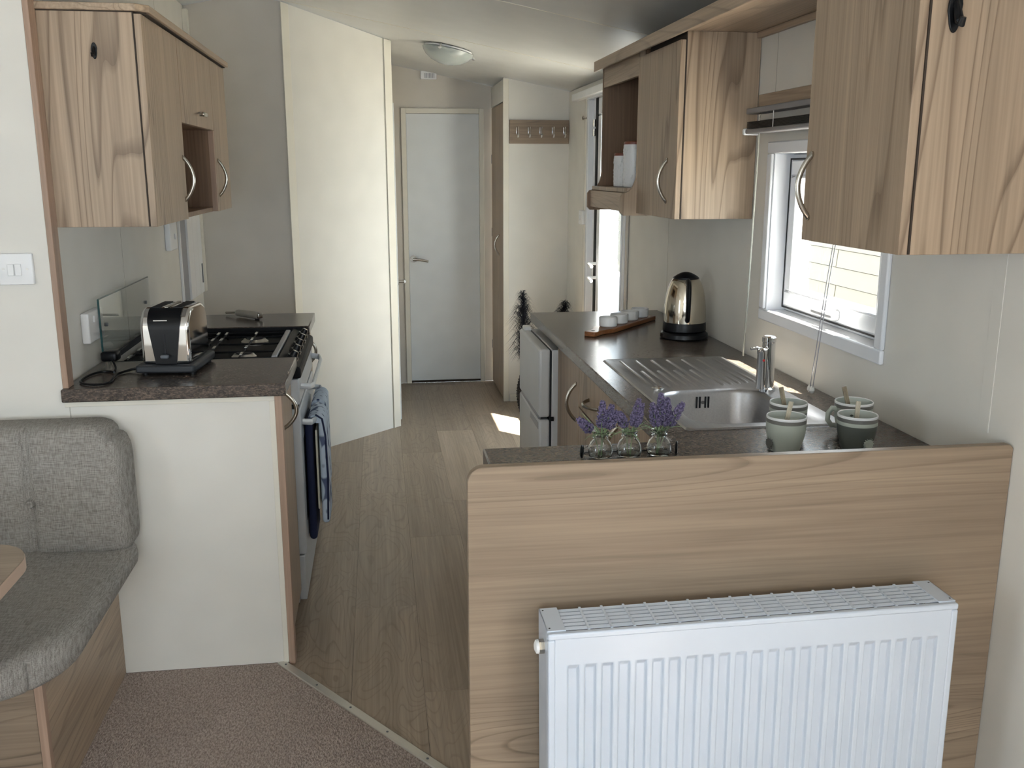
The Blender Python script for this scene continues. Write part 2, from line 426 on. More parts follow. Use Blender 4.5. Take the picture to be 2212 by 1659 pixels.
struct(diag(0.918, 0.9245, -0.0005, 0.001, 0), 'trim_5', 'joint', 'dark strip painted as the shadow gap beside the corridor corner bead', flat=True)  # strip colour stands in for the shade beside the bead
slope_wall('wall_back', 0.08, 0.84, YD, YD + 0.04, 'wall_shaded', 'cream end wall around the white corridor door, shade put into its colour')
cw = struct(B(0.06, 0.10, DY1 + 0.03, YD, 0, ceil(0.1) - 0.004), 'wall_corridor', 'wall_shaded', 'cream left wall of the short corridor, darkened in colour for shade', flat=True)
slope_wall('wall_hooks', 0.80, XR, YH, YH + 0.03, 'wall', 'pale wall carrying the coat hooks')
struct(B(0.797, 0.832, YH - 0.006, YH, 0, ceil(0.832) - 0.004), 'trim_6', 'cream_trim', 'cream corner bead left of the coat hooks', bev=0.002)
struct(B(0.80, 0.84, YH + 0.03, YD, 1.925, ceil(0.84) - 0.004), 'wall_cupboard_head', 'wall', 'small wall above the tall corridor cupboard', flat=True)
struct(B(0.84, XR, YH - 0.008, YH, 0.0, 0.05), 'baseboard_hooks', 'cream_trim', 'low cream skirting under the coat hook wall', bev=0.002)
# ceiling: two slopes with panel joints
cm = MB().prism([(LX - 0.1, ceil(LX - 0.1)), (RX, RZ), (XR + 0.15, ceil(XR + 0.15)), (XR + 0.15, ceil(XR + 0.15) + 0.04), (RX, RZ + 0.05), (LX - 0.1, ceil(LX - 0.1) + 0.04)], 'y', LY - 1.1, YD + 0.06)  # front overhang is unseen, added to keep sun out of the front window
ce = struct(cm, 'ceiling', 'ceiling', 'off-white vaulted ceiling with flush panel joints', flat=True)
for y_ in (3.78, 4.98):
    m = MB(); e = 0.0010
    for x0, x1 in ((RX, XR),):
        m.add([(x0, y_ - .004, ceil(x0) - e), (x1, y_ - .004, ceil(x1) - e), (x1, y_ + .004, ceil(x1) - e), (x0, y_ + .004, ceil(x0) - e),
               (x0, y_ - .004, ceil(x0) + .002), (x1, y_ - .004, ceil(x1) + .002), (x1, y_ + .004, ceil(x1) + .002), (x0, y_ + .004, ceil(x0) + .002)],
              [(0, 1, 2, 3), (4, 7, 6, 5), (0, 4, 5, 1), (1, 5, 6, 2), (2, 6, 7, 3), (3, 7, 4, 0)])
    m.build('panel_joint', 'cream_trim', ce, flat=True)

# ---- floor: printed planks, each its own piece, and the carpet
TA, TB = Vector((-0.335, 2.752)), Vector((0.517, 1.622))    # threshold line
tdir = (TB - TA).normalized(); tn = Vector((-tdir.y, tdir.x))
if tn.y < 0: tn = -tn
def clip(poly):
    out = []
    for i in range(len(poly)):
        p, q = Vector(poly[i]), Vector(poly[(i + 1) % len(poly)])
        a, b_ = (p - TA).dot(tn), (q - TA).dot(tn)
        if a >= 0: out.append(tuple(p))
        if a * b_ < 0: out.append(tuple(p + (q - p) * (a / (a - b_))))
    return out
fl = struct(B(LX, XR, LY, YD, -0.05, -0.004), 'floor', 'dark_gap', 'wood-plank vinyl floor of the kitchen and corridor', flat=True)
PW, PL, G = 0.213, 1.22, 0.0005
offs = {-4: 3.0, -3: 3.4, -2: 2.75, -1: 3.635, 0: 3.11, 1: 3.75, 2: 4.18, 3: 3.3, 4: 2.9, 5: 3.6, 6: 3.2}
for k, o_ in offs.items():
    x0 = -0.118 + k * PW; x1 = x0 + PW; y_ = o_ - 3 * PL
    x0 = max(x0, XL); x1 = min(x1, XR)
    if x1 - x0 < 0.01: continue
    while y_ < YD:
        a, b_ = max(y_, 1.63), min(y_ + PL, YD)
        if b_ > a + 0.02:
            pl = clip([(x0 + G, a + G), (x1 - G, a + G), (x1 - G, b_ - G), (x0 + G, b_ - G)])
            if len(pl) > 2: MB().prism(pl, 'z', -0.004, 0.0).build('plank', 'plank', fl, flat=True)
        y_ += PL
cp = [(LX, LY), (XR, LY), (XR, 1.617), (0.52, 1.617), (TA.x, TA.y), (-0.36, YP), (LX, YP)]
o = MB().prism(cp, 'z', -0.003, 0.005).build('floor_carpet', 'carpet', None, flat=True); tag(o, 'brown-grey cut pile carpet in front of the metal threshold strip', kind='structure')
def along(t, n_): p = TA + tdir * t + tn * n_; return (p.x, p.y)
L_ = 0.78
th = struct(MB().prism([along(-0.01, -0.014), along(L_, -0.014), along(L_, 0.014), along(-0.01, 0.014)], 'z', 0.0, 0.009), 'trim_7', 'aluminium', 'brushed metal threshold strip between carpet and wood floor', bev=0.003)
for t in (0.02, 0.19, 0.36, 0.53, 0.70):
    p = along(t, 0.0); MB().cyl((p[0], p[1], 0.008), (p[0], p[1], 0.0100), 0.0035, n=10).build('screw', 'grey_plastic', th)

# ---- low end wall of the left kitchen run, facing the sofa
we = struct(B(-0.895, -0.314, YP, YP + 0.018, 0.006, 0.862), 'wall_end_low', 'wall', 'low white end panel beside the sofa under the left worktop', flat=True)
B(-0.895, -0.314, YP - 0.003, YP, 0.845, 0.862).build('bead', 'cream_trim', we, bev=0.001)
B(-0.330, -0.314, YP - 0.003, YP, 0.006, 0.845).build('bead', 'cream_trim', we, bev=0.001)
B(-0.884, -0.881, YP - 0.0008, YP, 0.40, 0.845).build('panel_joint', 'joint', we, flat=True)
struct(B(-0.314, -0.294, 2.750, 2.792, 0.0, 0.862), 'trim_8', 'wood_edge', 'wood-grain corner post of the low white end panel', bev=0.0015)

# ---- kitchen window
wy0, wy1, wz0, wz1 = KW
w1 = sempty('window_1', 'white framed kitchen window behind the sink', (XR, (wy0 + wy1) / 2, wz0))
def ring(x0, x1, y0, y1, z0, z1, w): return MB().box(x0, x1, y0, y1, z0, z0 + w).box(x0, x1, y0, y1, z1 - w, z1).box(x0, x1, y0, y0 + w, z0 + w, z1 - w).box(x0, x1, y1 - w, y1, z0 + w, z1 - w)
ring(XR - 0.012, XR, wy0 - 0.036, wy1 + 0.036, wz0 - 0.024, wz1 + 0.028, 0.036).build('architrave', 'upvc', w1, bev=0.004)
ring(XR - 0.004, XR + 0.085, wy0, wy1, wz0, wz1, 0.008).build('reveal', 'upvc', w1, bev=0.002)
ring(XR + 0.055, XR + 0.098, wy0 + 0.008, wy1 - 0.008, wz0 + 0.008, wz1 - 0.008, 0.030).build('window_frame', 'upvc', w1, bev=0.004)
sa = ring(XR + 0.040, XR + 0.090, wy0 + 0.030, wy1 - 0.030, wz0 + 0.026, wz1 - 0.026, 0.050).build('sash', 'upvc', w1, bev=0.006)
ring(XR + 0.034, XR + 0.042, wy0 + 0.076, wy1 - 0.076, wz0 + 0.072, wz1 - 0.072, 0.010).build('glazing_bead', 'upvc', sa, bev=0.003)
ring(XR + 0.0385, XR + 0.0405, wy0 + 0.026, wy1 - 0.026, wz0 + 0.022, wz1 - 0.022, 0.005).build('gasket', 'black_matt', sa)
B(XR + 0.062, XR + 0.066, wy0 + 0.07, wy1 - 0.07, wz0 + 0.066, wz1 - 0.066).build('pane', 'window_glass', w1, flat=True)
B(XR - 0.003, XR + 0.054, wy0 + 0.009, wy1 - 0.009, wz0 + 0.0082, wz0 + 0.0105).build('sill', 'sill_gloss', w1)
hd = MB().rbox(XR + 0.012, XR + 0.040, 2.435, 2.475, wz0 + 0.036, wz0 + 0.064, 0.008, 6)
h_ = hd.build('handle', 'white', sa)
MB().rbox(XR - 0.004, XR + 0.020, 2.40, 2.53, wz0 + 0.045, wz0 + 0.059, 0.006, 6).build('lever', 'white', sa)

# ---- entrance door with frosted glass
d2 = sempty('door_2', 'white glazed entrance door with frosted pane past the worktop', (XR, 5.03, 0))
ring(XR - 0.012, XR + 0.06, 4.585, 5.500, 0.0, 1.94, 0.045).build('door_frame', 'upvc', d2, bev=0.004)
B(XR - 0.010, XR - 0.002, 4.545, 4.583, 0.0, 1.96).build('jamb_shade_strip', 'wall_shaded', d2, bev=0.002)  # shadow along the jamb, put in as a darker strip
lf = ring(XR + 0.010, XR + 0.060, 4.630, 5.300, 0.05, 1.895, 0.095).build('leaf', 'upvc', d2, bev=0.006)
ring(XR + 0.004, XR + 0.012, 4.715, 5.215, 0.135, 1.81, 0.014).build('glazing_bead', 'upvc', lf, bev=0.003)
B(XR + 0.006, XR + 0.062, 5.300, 5.345, 0.05, 1.90).build('hinge_gap', 'black_matt', d2, flat=True)
B(XR + 0.02, XR + 0.05, 5.345, 5.46, 0.05, 1.90).build('side_panel', 'upvc', d2, bev=0.003)
B(XR + 0.030, XR + 0.036, 4.724, 5.206, 0.144, 1.80).build('pane', 'door_glass', d2, flat=True)
for z_ in (0.985, 0.905):
    MB().cyl((XR + 0.012, 5.29, z_), (XR - 0.035, 5.29, z_), 0.009, n=12).tube([(XR - 0.035, 5.29, z_), (XR - 0.04, 5.24, z_ - 0.003), (XR - 0.038, 5.19, z_ - 0.008)], 0.009, 10).build('door_handle', 'white', lf)
for z_ in (1.78, 1.73): MB().cyl((XR - 0.006, 5.33, z_), (XR - 0.006, 5.33, z_ - 0.04), 0.008, n=10).build('hinge', 'nickel', d2)
MB().lathe([(0.005, 0.0), (0.005, -0.018), (0.012, -0.022), (0.012, -0.030), (0.004, -0.034)], (XR, 5.525, 1.797), 14, 'x').build('door_catch', 'nickel', d2)
struct(B(XR - 0.045, XR, 4.60, 5.78, 1.905, 1.945), 'trim_9', 'white', 'white curtain track box above the entrance door', bev=0.004)

# ---- corridor door
d1 = sempty('door_1', 'plain white corridor door with lever handle', (0.46, YD, 0))
def ring_y(x0, x1, y0, y1, z0, z1, w): return MB().box(x0, x0 + w, y0, y1, z0, z1).box(x1 - w, x1, y0, y1, z0, z1).box(x0 + w, x1 - w, y0, y1, z1 - w, z1)
ring_y(0.178, 0.747, YD - 0.018, YD + 0.01, 0, 1.918, 0.034).build('door_frame', 'cream_trim', d1, bev=0.003)
lf = B(0.2125, 0.7125, YD - 0.006, YD + 0.012, 0.018, 1.882).build('leaf', 'door_white', d1, bev=0.002)
B(0.2125, 0.7125, YD - 0.004, YD + 0.010, 0.001, 0.017).build('floor_gap', 'dark_gap', d1, flat=True)
MB().cyl((0.245, YD - 0.006, 0.895), (0.245, YD - 0.014, 0.895), 0.025, n=20).cyl((0.245, YD - 0.014, 0.895), (0.245, YD - 0.050, 0.895), 0.010, n=14).tube([(0.238, YD - 0.05, 0.895), (0.29, YD - 0.052, 0.892), (0.345, YD - 0.048, 0.880)], [0.011, 0.010, 0.008], 12).build('door_handle', 'nickel', lf)
# ---- second corridor door, seen edge on, only its lever shows
d4 = sempty('door_3', 'side door of the corridor, seen edge on behind the diagonal wall', (0.10, 5.95, 0))
lf = B(0.10, 0.112, 5.66, 6.28, 0.01, 1.88).build('leaf', 'door_white', d4, bev=0.002)
MB().cyl((0.112, 5.75, 0.848), (0.118, 5.75, 0.848), 0.022, n=16).cyl((0.118, 5.75, 0.848), (0.150, 5.75, 0.848), 0.009, n=12).tube([(0.15, 5.745, 0.848), (0.153, 5.80, 0.846), (0.150, 5.86, 0.842)], 0.009, 10).build('door_handle', 'nickel', lf)
# ---- white grooved boiler-cupboard door on the left wall
d3 = sempty('door_4', 'narrow white grooved cupboard door in the left corner behind the cooker', (XL, 4.77, 0))
B(XL, XL + 0.006, 4.505, 4.655, 0.90, 1.92).build('side_panel', 'grey', d3, bev=0.001)
B(XL, XL + 0.012, 4.497, 4.507, 0.90, 1.92).build('bead', 'white', d3, bev=0.002)
for a, b_ in ((4.655, 4.768), (4.771, 4.880), (4.883, 4.985)): B(XL, XL + 0.016, a, b_, 0.90, 1.92).build('board', 'white', d3, bev=0.002)
B(XL, XL + 0.024, 4.985, 5.028, 0.90, 2.26).build('door_frame', 'cream_trim', d3, bev=0.002)
B(XL + 0.016, XL + 0.019, 4.945, 4.962, 0.95, 1.045).build('latch_slot', 'grey_plastic', d3)

# ---- outside: lawn and the neighbouring caravan
o = B(XR + 0.4, 14, -12, 22, -0.65, -0.55).build('ground', 'gravel', None, flat=True); tag(o, 'pale gravel ground outside between the caravans', kind='structure')
nb = thing('neighbour_caravan', 'cream clad caravan seen through the kitchen window', 'caravan', (4.3, 11.5, -0.55))
B(4.36, 6.8, 4.5, 17.0, -0.30, 2.35).build('body', 'cladding', nb, flat=True)
for k in range(15):
    z0 = -0.25 + k * 0.17
    MB().prism([(4.36, z0), (4.335, z0 + 0.004), (4.350, z0 + 0.166), (4.36, z0 + 0.168)], 'y', 4.5, 8.55 if k % 2 else 9.15).build('cladding_board', 'cladding', nb, flat=True)
    MB().prism([(4.36, z0), (4.335, z0 + 0.004), (4.350, z0 + 0.166), (4.36, z0 + 0.168)], 'y', 8.565 if k % 2 else 9.165, 17.0).build('cladding_board', 'cladding', nb, flat=True)
MB().prism([(4.15, 2.33), (6.9, 2.33), (6.9, 2.40), (5.6, 2.85), (4.15, 2.45)], 'y', 4.3, 17.2).build('roof', 'grey', nb, flat=True)

# ================================================================== FURNITURE
def bow(c, ax, out, span=0.115, depth=0.030, r=0.0045):
    # bow handle: an arc that leaves the door at both ends
    c, ax, out = Vector(c), Vector(ax), Vector(out); pts = []
    for i in range(15):
        t = i / 14; pts.append(c + ax * (t - 0.5) * span + out * depth * (sin(pi * t) ** 0.8))
    m = MB().tube(pts, [r * 0.9] + [r] * 13 + [r * 0.9], 10, rx=r * 1.35)
    for s_ in (0, -1): m.cyl(pts[s_] - out * 0.003, pts[s_] + out * 0.004, r * 1.5, n=10)
    return m

# ---- left wall cabinets
FX = -0.613; CZ0, CZ1 = 1.347, 1.915; DT = 0.018; BX = XL + 0.002
def left_unit(y0, y1, label, near_panel=False):
    t = thing('wall_cabinet', label, 'cabinet', ((BX + FX) / 2, (y0 + y1) / 2, CZ0), 'wall cabinets above the toaster and cooker'); cx = FX - DT - 0.001
    return t, cx
t, cx = left_unit(2.803, 3.265, 'wood-grain wall cabinet at the near end above the toaster')
B(BX, cx, 2.803, 2.821, CZ0, CZ1).build('end_panel', 'wood_z', t, bev=0.001)
B(BX, cx, 3.247, 3.265, CZ0, CZ1).build('side_panel', 'wood_z', t, bev=0.001)
B(BX, cx, 2.821, 3.247, CZ0 + 0.004, CZ0 + 0.022).build('bottom_panel', 'white', t)
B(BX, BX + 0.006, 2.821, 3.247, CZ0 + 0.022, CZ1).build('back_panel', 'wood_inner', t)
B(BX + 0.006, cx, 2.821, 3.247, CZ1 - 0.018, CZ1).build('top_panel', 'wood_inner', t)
B(cx - 0.0035, cx, 2.8022, 3.2, CZ0 + 0.001, CZ1).build('shade_strip', 'dark_gap', t, flat=True)  # dark strip painted for the shade between end panel and door
B(cx, FX - 0.006, 3.2638, 3.2668, CZ0 + 0.002, CZ1 - 0.005).build('shade_strip', 'dark_gap', t, flat=True)
d = B(cx, FX, 2.805, 3.2638, CZ0, CZ1 - 0.003).build('door', 'wood_z', t, bev=0.0012)
bow((FX, 3.232, 1.476), (0, 0, 1), (1, 0, 0), 0.135).build('handle', 'nickel', d)
t, cx = left_unit(3.266, 3.880, 'wall cabinet with open niche under a short door above the cooker')
B(BX, cx, 3.266, 3.284, CZ0, CZ1).build('side_panel', 'wood_inner', t)
B(BX, cx, 3.862, 3.880, CZ0, CZ1).build('side_panel', 'wood_inner', t)
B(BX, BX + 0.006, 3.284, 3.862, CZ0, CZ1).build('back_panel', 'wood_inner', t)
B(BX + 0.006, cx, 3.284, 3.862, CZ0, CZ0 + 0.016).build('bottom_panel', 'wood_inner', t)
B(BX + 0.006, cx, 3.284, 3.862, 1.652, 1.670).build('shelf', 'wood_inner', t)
B(cx, FX, 3.862, 3.880, CZ0, 1.650).build('edge_strip', 'wood_edge', t)
B(cx, FX - 0.006, 3.8787, 3.8817, 1.655, CZ1 - 0.005).build('shade_strip', 'dark_gap', t, flat=True)
d = B(cx, FX, 3.267, 3.8787, 1.652, CZ1 - 0.003).build('door', 'wood_z', t, bev=0.0012)
MB().cyl((FX, 3.60, 1.695), (FX + 0.012, 3.60, 1.695), 0.006, n=12).rbox(FX + 0.010, FX + 0.024, 3.565, 3.640, 1.687, 1.703, 0.007, 6).build('knob', 'nickel', d)
t, cx = left_unit(3.881, 4.225, 'wall cabinet at the far end, right of the open niche')
B(BX, cx, 3.881, 3.899, CZ0, CZ1).build('side_panel', 'wood_inner', t)
B(BX, cx, 4.207, 4.225, CZ0, CZ1).build('side_panel', 'wood_z', t)
B(BX, cx, 3.899, 4.207, CZ0 + 0.004, CZ0 + 0.022).build('bottom_panel', 'white', t)
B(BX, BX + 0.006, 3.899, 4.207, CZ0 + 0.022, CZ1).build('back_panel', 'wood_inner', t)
d = B(cx, FX, 3.882, 4.224, CZ0, CZ1 - 0.003).build('door', 'wood_z', t, bev=0.0012)
bow((FX, 3.925, 1.474), (0, 0, 1), (1, 0, 0), 0.135).build('handle', 'nickel', d)
t = thing('cornice', 'wood-grain cornice strip on top of the left wall cabinets', 'cornice', (-0.75, 3.5, CZ1))
MB().prism([(BX, 2.796), (-0.625, 2.796), (-0.594, 2.830), (-0.594, 4.232), (BX, 4.232)], 'z', CZ1 + 0.003, CZ1 + 0.022).build('board', 'wood_y', t, bev=0.002)
MB().prism([(BX, 2.806), (-0.632, 2.806), (-0.606, 2.834), (-0.606, 4.226), (BX, 4.226)], 'z', CZ1, CZ1 + 0.003).build('shade_strip', 'dark_gap', t, flat=True)  # dark layer painted for the shade line under the cornice

def black_hook(c, label, s=1.0, twin=False):
    t = thing('adhesive_hook', label, 'hook', c, 'black adhesive hooks')
    pl = MB(); pts = []
    for i in range(20):
        a = 2 * pi * i / 20; pts.append((0.0105 * s * cos(a) * (1.0 if sin(a) > 0 else 0.85), (0.027 * s) * sin(a)))
    pl.prism(pts, 'y', -0.004, 0.0).build('plate', 'black', t, local=True, bev=0.0015)
    hk = MB().tube([(0, -0.003, 0.012 * s), (0, -0.010, 0.0), (0, -0.018, -0.014 * s), (0, -0.024, -0.018 * s), (0, -0.028, -0.010 * s)], [0.004 * s, 0.005 * s, 0.006 * s, 0.005 * s, 0.004 * s], 10)
    hk.build('hook', 'black', t, local=True)
black_hook((-0.739, 2.803, 1.815), 'small black hook on the near end of the left wall cabinet', 0.8)

# ---- left worktops, base units
solo(B(-0.897, -0.279, 2.735, 3.138, 0.862, 0.90), 'worktop', 'worktop', 'speckled dark brown worktop carrying the toaster', 'worktop', 'worktops either side of the cooker', bev=0.004)
solo(B(-0.897, -0.281, 3.788, 4.150, 0.862, 0.90), 'worktop', 'worktop', 'speckled dark brown worktop beyond the hob with a gas lighter on it', 'worktop', 'worktops either side of the cooker', bev=0.004)
for y0, y1, hy, lab in ((2.795, 3.134, 2.86, 'wood-grain base unit under the toaster worktop'), (3.792, 4.146, 3.83, 'wood-grain base unit beyond the cooker')):
    t = thing('base_cabinet', lab, 'cabinet', (-0.6, (y0 + y1) / 2, 0), 'base units on the left side')
    B(-0.89, -0.322, y0, y1, 0.10, 0.860).build('body', 'wood_z', t)
    B(-0.86, -0.36, y0 + 0.01, y1 - 0.01, 0.0, 0.10).build('plinth', 'wood_inner', t)
    d = B(-0.320, -0.302, y0 + 0.001, y1 - 0.001, 0.075, 0.857).build('door', 'wood_z', t, bev=0.001)
    bow((-0.302, hy, 0.79), (0, 0, 1), (1, 0, 0), 0.115, 0.040).build('handle', 'nickel', d)

# ---- cooker
t = thing('gas_cooker', 'slot-in gas cooker with black hob and raised glass lid', 'cooker', (-0.57, 3.463, 0))
cy0, cy1 = 3.141, 3.785
B(-0.885, -0.310, cy0, cy1, 0.02, 0.844).build('body', 'cooker_grey', t, bev=0.003)
hob = B(-0.862, -0.352, cy0 + 0.001, cy1 - 0.001, 0.845, 0.868).build('hob', 'hob_black', t, bev=0.004)
for ya, yb in ((cy0 + 0.001, cy0 + 0.012), (cy1 - 0.012, cy1 - 0.001)): B(-0.862, -0.300, ya, yb, 0.868, 0.8985).build('hob_rim', 'hob_black', t, bev=0.002)
B(-0.364, -0.346, cy0 + 0.03, cy1 - 0.08, 0.868, 0.900).build('hob_trim', 'grey', t, bev=0.003)
pan = MB().prism([(-0.345, 0.897), (-0.268, 0.860), (-0.268, 0.825), (-0.345, 0.825)], 'y', cy0 + 0.002, cy1 - 0.002).build('control_panel', 'hob_black', t, bev=0.006)
for k in range(5):
    y_ = cy0 + 0.09 + k * 0.115; c = Vector((-0.302, y_, 0.8760)); n_ = Vector((0.456, 0, 0.89))
    kn = MB().cyl(c, c + n_ * 0.012, 0.021, 0.019, 18).cyl(c + n_ * 0.012, c + n_ * 0.030, 0.014, 0.011, 14); kb = kn.build('knob', 'black', t)
    MB().cyl(c + n_ * 0.0302, c + n_ * 0.0308, 0.006, n=10).build('knob_mark', 'aluminium', kb)
B(-0.310, -0.276, cy0 + 0.004, cy1 - 0.004, 0.735, 0.822).build('grill_door', 'cooker_grey', t, bev=0.004)
B(-0.310, -0.284, cy0 + 0.004, cy1 - 0.004, 0.722, 0.733).build('vent_gap', 'black_matt', t)
od = B(-0.310, -0.276, cy0 + 0.004, cy1 - 0.004, 0.20, 0.720).build('oven_door', 'cooker_grey', t, bev=0.004)
B(-0.2765, -0.2745, cy0 + 0.07, cy1 - 0.07, 0.30, 0.60).build('oven_window', 'black', od, bev=0.001)
B(-0.310, -0.284, cy0 + 0.004, cy1 - 0.004, 0.03, 0.195).build('drawer', 'cooker_grey', t, bev=0.004)
for z_, nm in ((0.790, 'grill_handle'), (0.665, 'oven_handle')):
    pts = [(-0.276, cy0 + 0.05, z_), (-0.245, cy0 + 0.055, z_ - 0.004)] + [(-0.236, cy0 + 0.09 + 0.055 * i, z_ - 0.006) for i in range(9)] + [(-0.245, cy1 - 0.055, z_ - 0.004), (-0.276, cy1 - 0.05, z_)]
    MB().tube(pts, 0.0065, 10, rx=0.011).build(nm, 'cooker_grey', t)
for bx, by, br in ((-0.47, 3.30, 0.042), (-0.47, 3.60, 0.050), (-0.72, 3.30, 0.05), (-0.72, 3.60, 0.038)):
    bu = MB().lathe([(br, 0.868), (br, 0.877), (br * 0.86, 0.881), (br * 0.8, 0.886), (br * 0.45, 0.888)], (bx, by, 0), 24).build('burner', 'aluminium', t)
    MB().lathe([(br * 0.62, 0.886), (br * 0.66, 0.890), (br * 0.5, 0.892)], (bx, by, 0), 24).build('burner_cap', 'black_matt', bu)
for gx in (-0.47, -0.72):
    g = MB()
    for dx in (-0.11, 0, 0.11): g.tube([(gx + dx, cy0 + 0.04, 0.893), (gx + dx, cy1 - 0.10, 0.893)], 0.0038, 6)
    for yy in (cy0 + 0.04, 3.30, 3.45, 3.60, cy1 - 0.10): g.tube([(gx - 0.115, yy, 0.892), (gx + 0.115, yy, 0.892)], 0.0038, 6)
    for dx in (-0.11, 0.11):
        for yy in (cy0 + 0.04, cy1 - 0.10): g.cyl((gx + dx, yy, 0.868), (gx + dx, yy, 0.893), 0.005, n=6)
    g.build('pan_support', 'hob_black', t)
    for dx in (-0.11, 0, 0.11):
        for yy in (3.24, 3.37, 3.53, 3.66): B(gx + dx - 0.004, gx + dx + 0.004, yy - 0.022, yy + 0.022, 0.8965, 0.8985).build('rest', 'aluminium', t)
gl = B(-0.874, -0.869, 3.085, 3.745, 0.915, 1.107).build('glass_lid', 'lid_glass', t, flat=True)
MB().box(-0.8745, -0.8685, 3.0835, 3.0855, 0.913, 1.108).box(-0.8745, -0.8685, 3.0855, 3.745, 1.107, 1.1095).build('glass_edge', 'glass_edge', gl, flat=True)
for y_, z_ in ((3.15, 1.02), (3.68, 1.02)): MB().cyl((-0.876, y_, z_), (-0.866, y_, z_), 0.006, n=10).build('lid_screw', 'grey_plastic', gl)
B(-0.872, -0.864, 3.16, 3.74, 0.897, 0.916).build('lid_hinge', 'black_matt', gl)

# ---- oven gloves on the oven handle
t = thing('oven_gloves', 'navy and pale blue oven gloves hung over the oven handle', 'oven gloves', (-0.24, 3.33, 0.23))
MB().rbox(-0.273, -0.246, 3.235, 3.42, 0.215, 0.655, 0.0134, 6).build('navy_pad', 'navy', t)
MB().rbox(-0.226, -0.199, 3.235, 3.42, 0.275, 0.655, 0.0134, 6).build('printed_pad', 'glove_print', t)
MB().prism([(-0.264 + 0.030 - 0.030 * cos(pi * i / 12), 0.645 + 0.030 * sin(pi * i / 12)) for i in range(13)], 'y', 3.237, 3.418).build('fold', 'glove_print', t)
MB().rbox(-0.2385, -0.2315, 3.238, 3.415, 0.33, 0.62, 0.0034, 6).build('lining', 'glove_lining', t)
MB().tube([(-0.206, 3.237, 0.29), (-0.200, 3.236, 0.45), (-0.203, 3.236, 0.60), (-0.212, 3.236, 0.66), (-0.234, 3.236, 0.676)], 0.0035, 8).build('binding', 'navy', t)
t = thing('tea_towel', 'folded grey-blue tea towel behind the oven gloves', 'towel', (-0.26, 3.56, 0.25))
MB().rbox(-0.264, -0.251, 3.45, 3.66, 0.26, 0.66, 0.006, 6).build('back_fold', 'glove_print', t)
MB().rbox(-0.222, -0.210, 3.45, 3.66, 0.32, 0.66, 0.0055, 6).build('front_fold', 'glove_print', t)
MB().prism([(-0.237 - 0.027 * cos(pi * i / 10), 0.654 + 0.026 * sin(pi * i / 10)) for i in range(11)], 'y', 3.452, 3.658).build('top_fold', 'glove_print', t)

# ---- toaster
t = thing('toaster', 'chrome two-slot toaster with black front and loose flex', 'toaster', (-0.632, 3.015, 0.90), rot=(0, 0, radians(-5)))
def arch(hl, z0, z1, r, n=9):
    p = [(-hl, z0)] + [(-hl + r - r * cos(pi / 2 * i / n), z1 - r + r * sin(pi / 2 * i / n)) for i in range(n + 1)]
    return p + [(-u, w) for u, w in reversed(p)]
MB().prism(arch(0.108, 0.032, 0.198, 0.062), 'x', -0.072, 0.072).build('shell', 'chrome', t, local=True, bev=0.010, seg=4)
MB().prism([(-0.088, -0.128), (0.080, -0.128), (0.088, -0.116), (0.088, 0.112), (0.076, 0.124), (-0.076, 0.124), (-0.088, 0.112)], 'z', 0.008, 0.032).build('base', 'toaster_base', t, local=True, bev=0.006)
for sx in (-1, 1):
    for sy in (-1, 1): MB().cyl((sx * 0.07, sy * 0.09, 0), (sx * 0.07, sy * 0.09, 0.012), 0.010, n=12).build('foot', 'black', t, local=True)
for sgn, nm in ((1, 'front_panel'), (-1, 'end_panel')):
    ap = arch(0.111, 0.034, 0.201, 0.064)[:9]; m = MB(); vs = []; fs = []
    for i, (u, w) in enumerate(ap):
        hw = 0.031 + 0.018 * min(1, (w - 0.034) / 0.13)
        for q in (-hw, hw):
            vs += [(q, sgn * u, w), (q, sgn * (u + 0.008), w - (0.004 if i > 4 else 0))]
    for i in range(len(ap) - 1):
        a = i * 4; fs += [(a, a + 2, a + 6, a + 4), (a + 1, a + 5, a + 7, a + 3), (a, a + 4, a + 5, a + 1), (a + 2, a + 3, a + 7, a + 6)]
    e = (len(ap) - 1) * 4; fs += [(0, 1, 3, 2), (e, e + 2, e + 3, e + 1)]
    fp = m.add(vs, fs).build(nm, 'black', t, local=True)
    if sgn == 1:
        B(-0.0025, 0.0025, -0.1125, -0.1108, 0.06, 0.125).build('lever_slot', 'black_matt', fp, local=True)
        MB().rbox(-0.012, 0.012, -0.130, -0.112, 0.052, 0.064, 0.005, 6).build('lever', 'grey_plastic', fp, local=True)
        B(-0.030, 0.010, -0.1085, -0.1060, 0.163, 0.166).build('badge', 'aluminium', fp, local=True)
for sx in (-0.033, 0.033):
    B(sx - 0.013, sx + 0.013, -0.070, 0.070, 0.1975, 0.1995).build('bread_slot', 'black_matt', t, local=True)
B(-0.005, 0.005, -0.07, 0.07, 0.1985, 0.2005).build('slot_bridge', 'nickel', t, local=True)
rt = Matrix.Rotation(radians(5), 4, 'Z')
def tl(x, y, z): return tuple(rt @ Vector((x + 0.632, y - 3.015, z - 0.90)))
cord = [(-0.722, 2.97, 0.915), (-0.77, 2.955, 0.906), (-0.79, 2.90, 0.9045), (-0.78, 2.80, 0.9045), (-0.82, 2.775, 0.9045), (-0.865, 2.815, 0.9045), (-0.868, 2.90, 0.9045), (-0.845, 2.955, 0.9045), (-0.815, 2.955, 0.9045), (-0.80, 2.93, 0.908), (-0.81, 2.985, 0.912), (-0.835, 3.04, 0.925)]
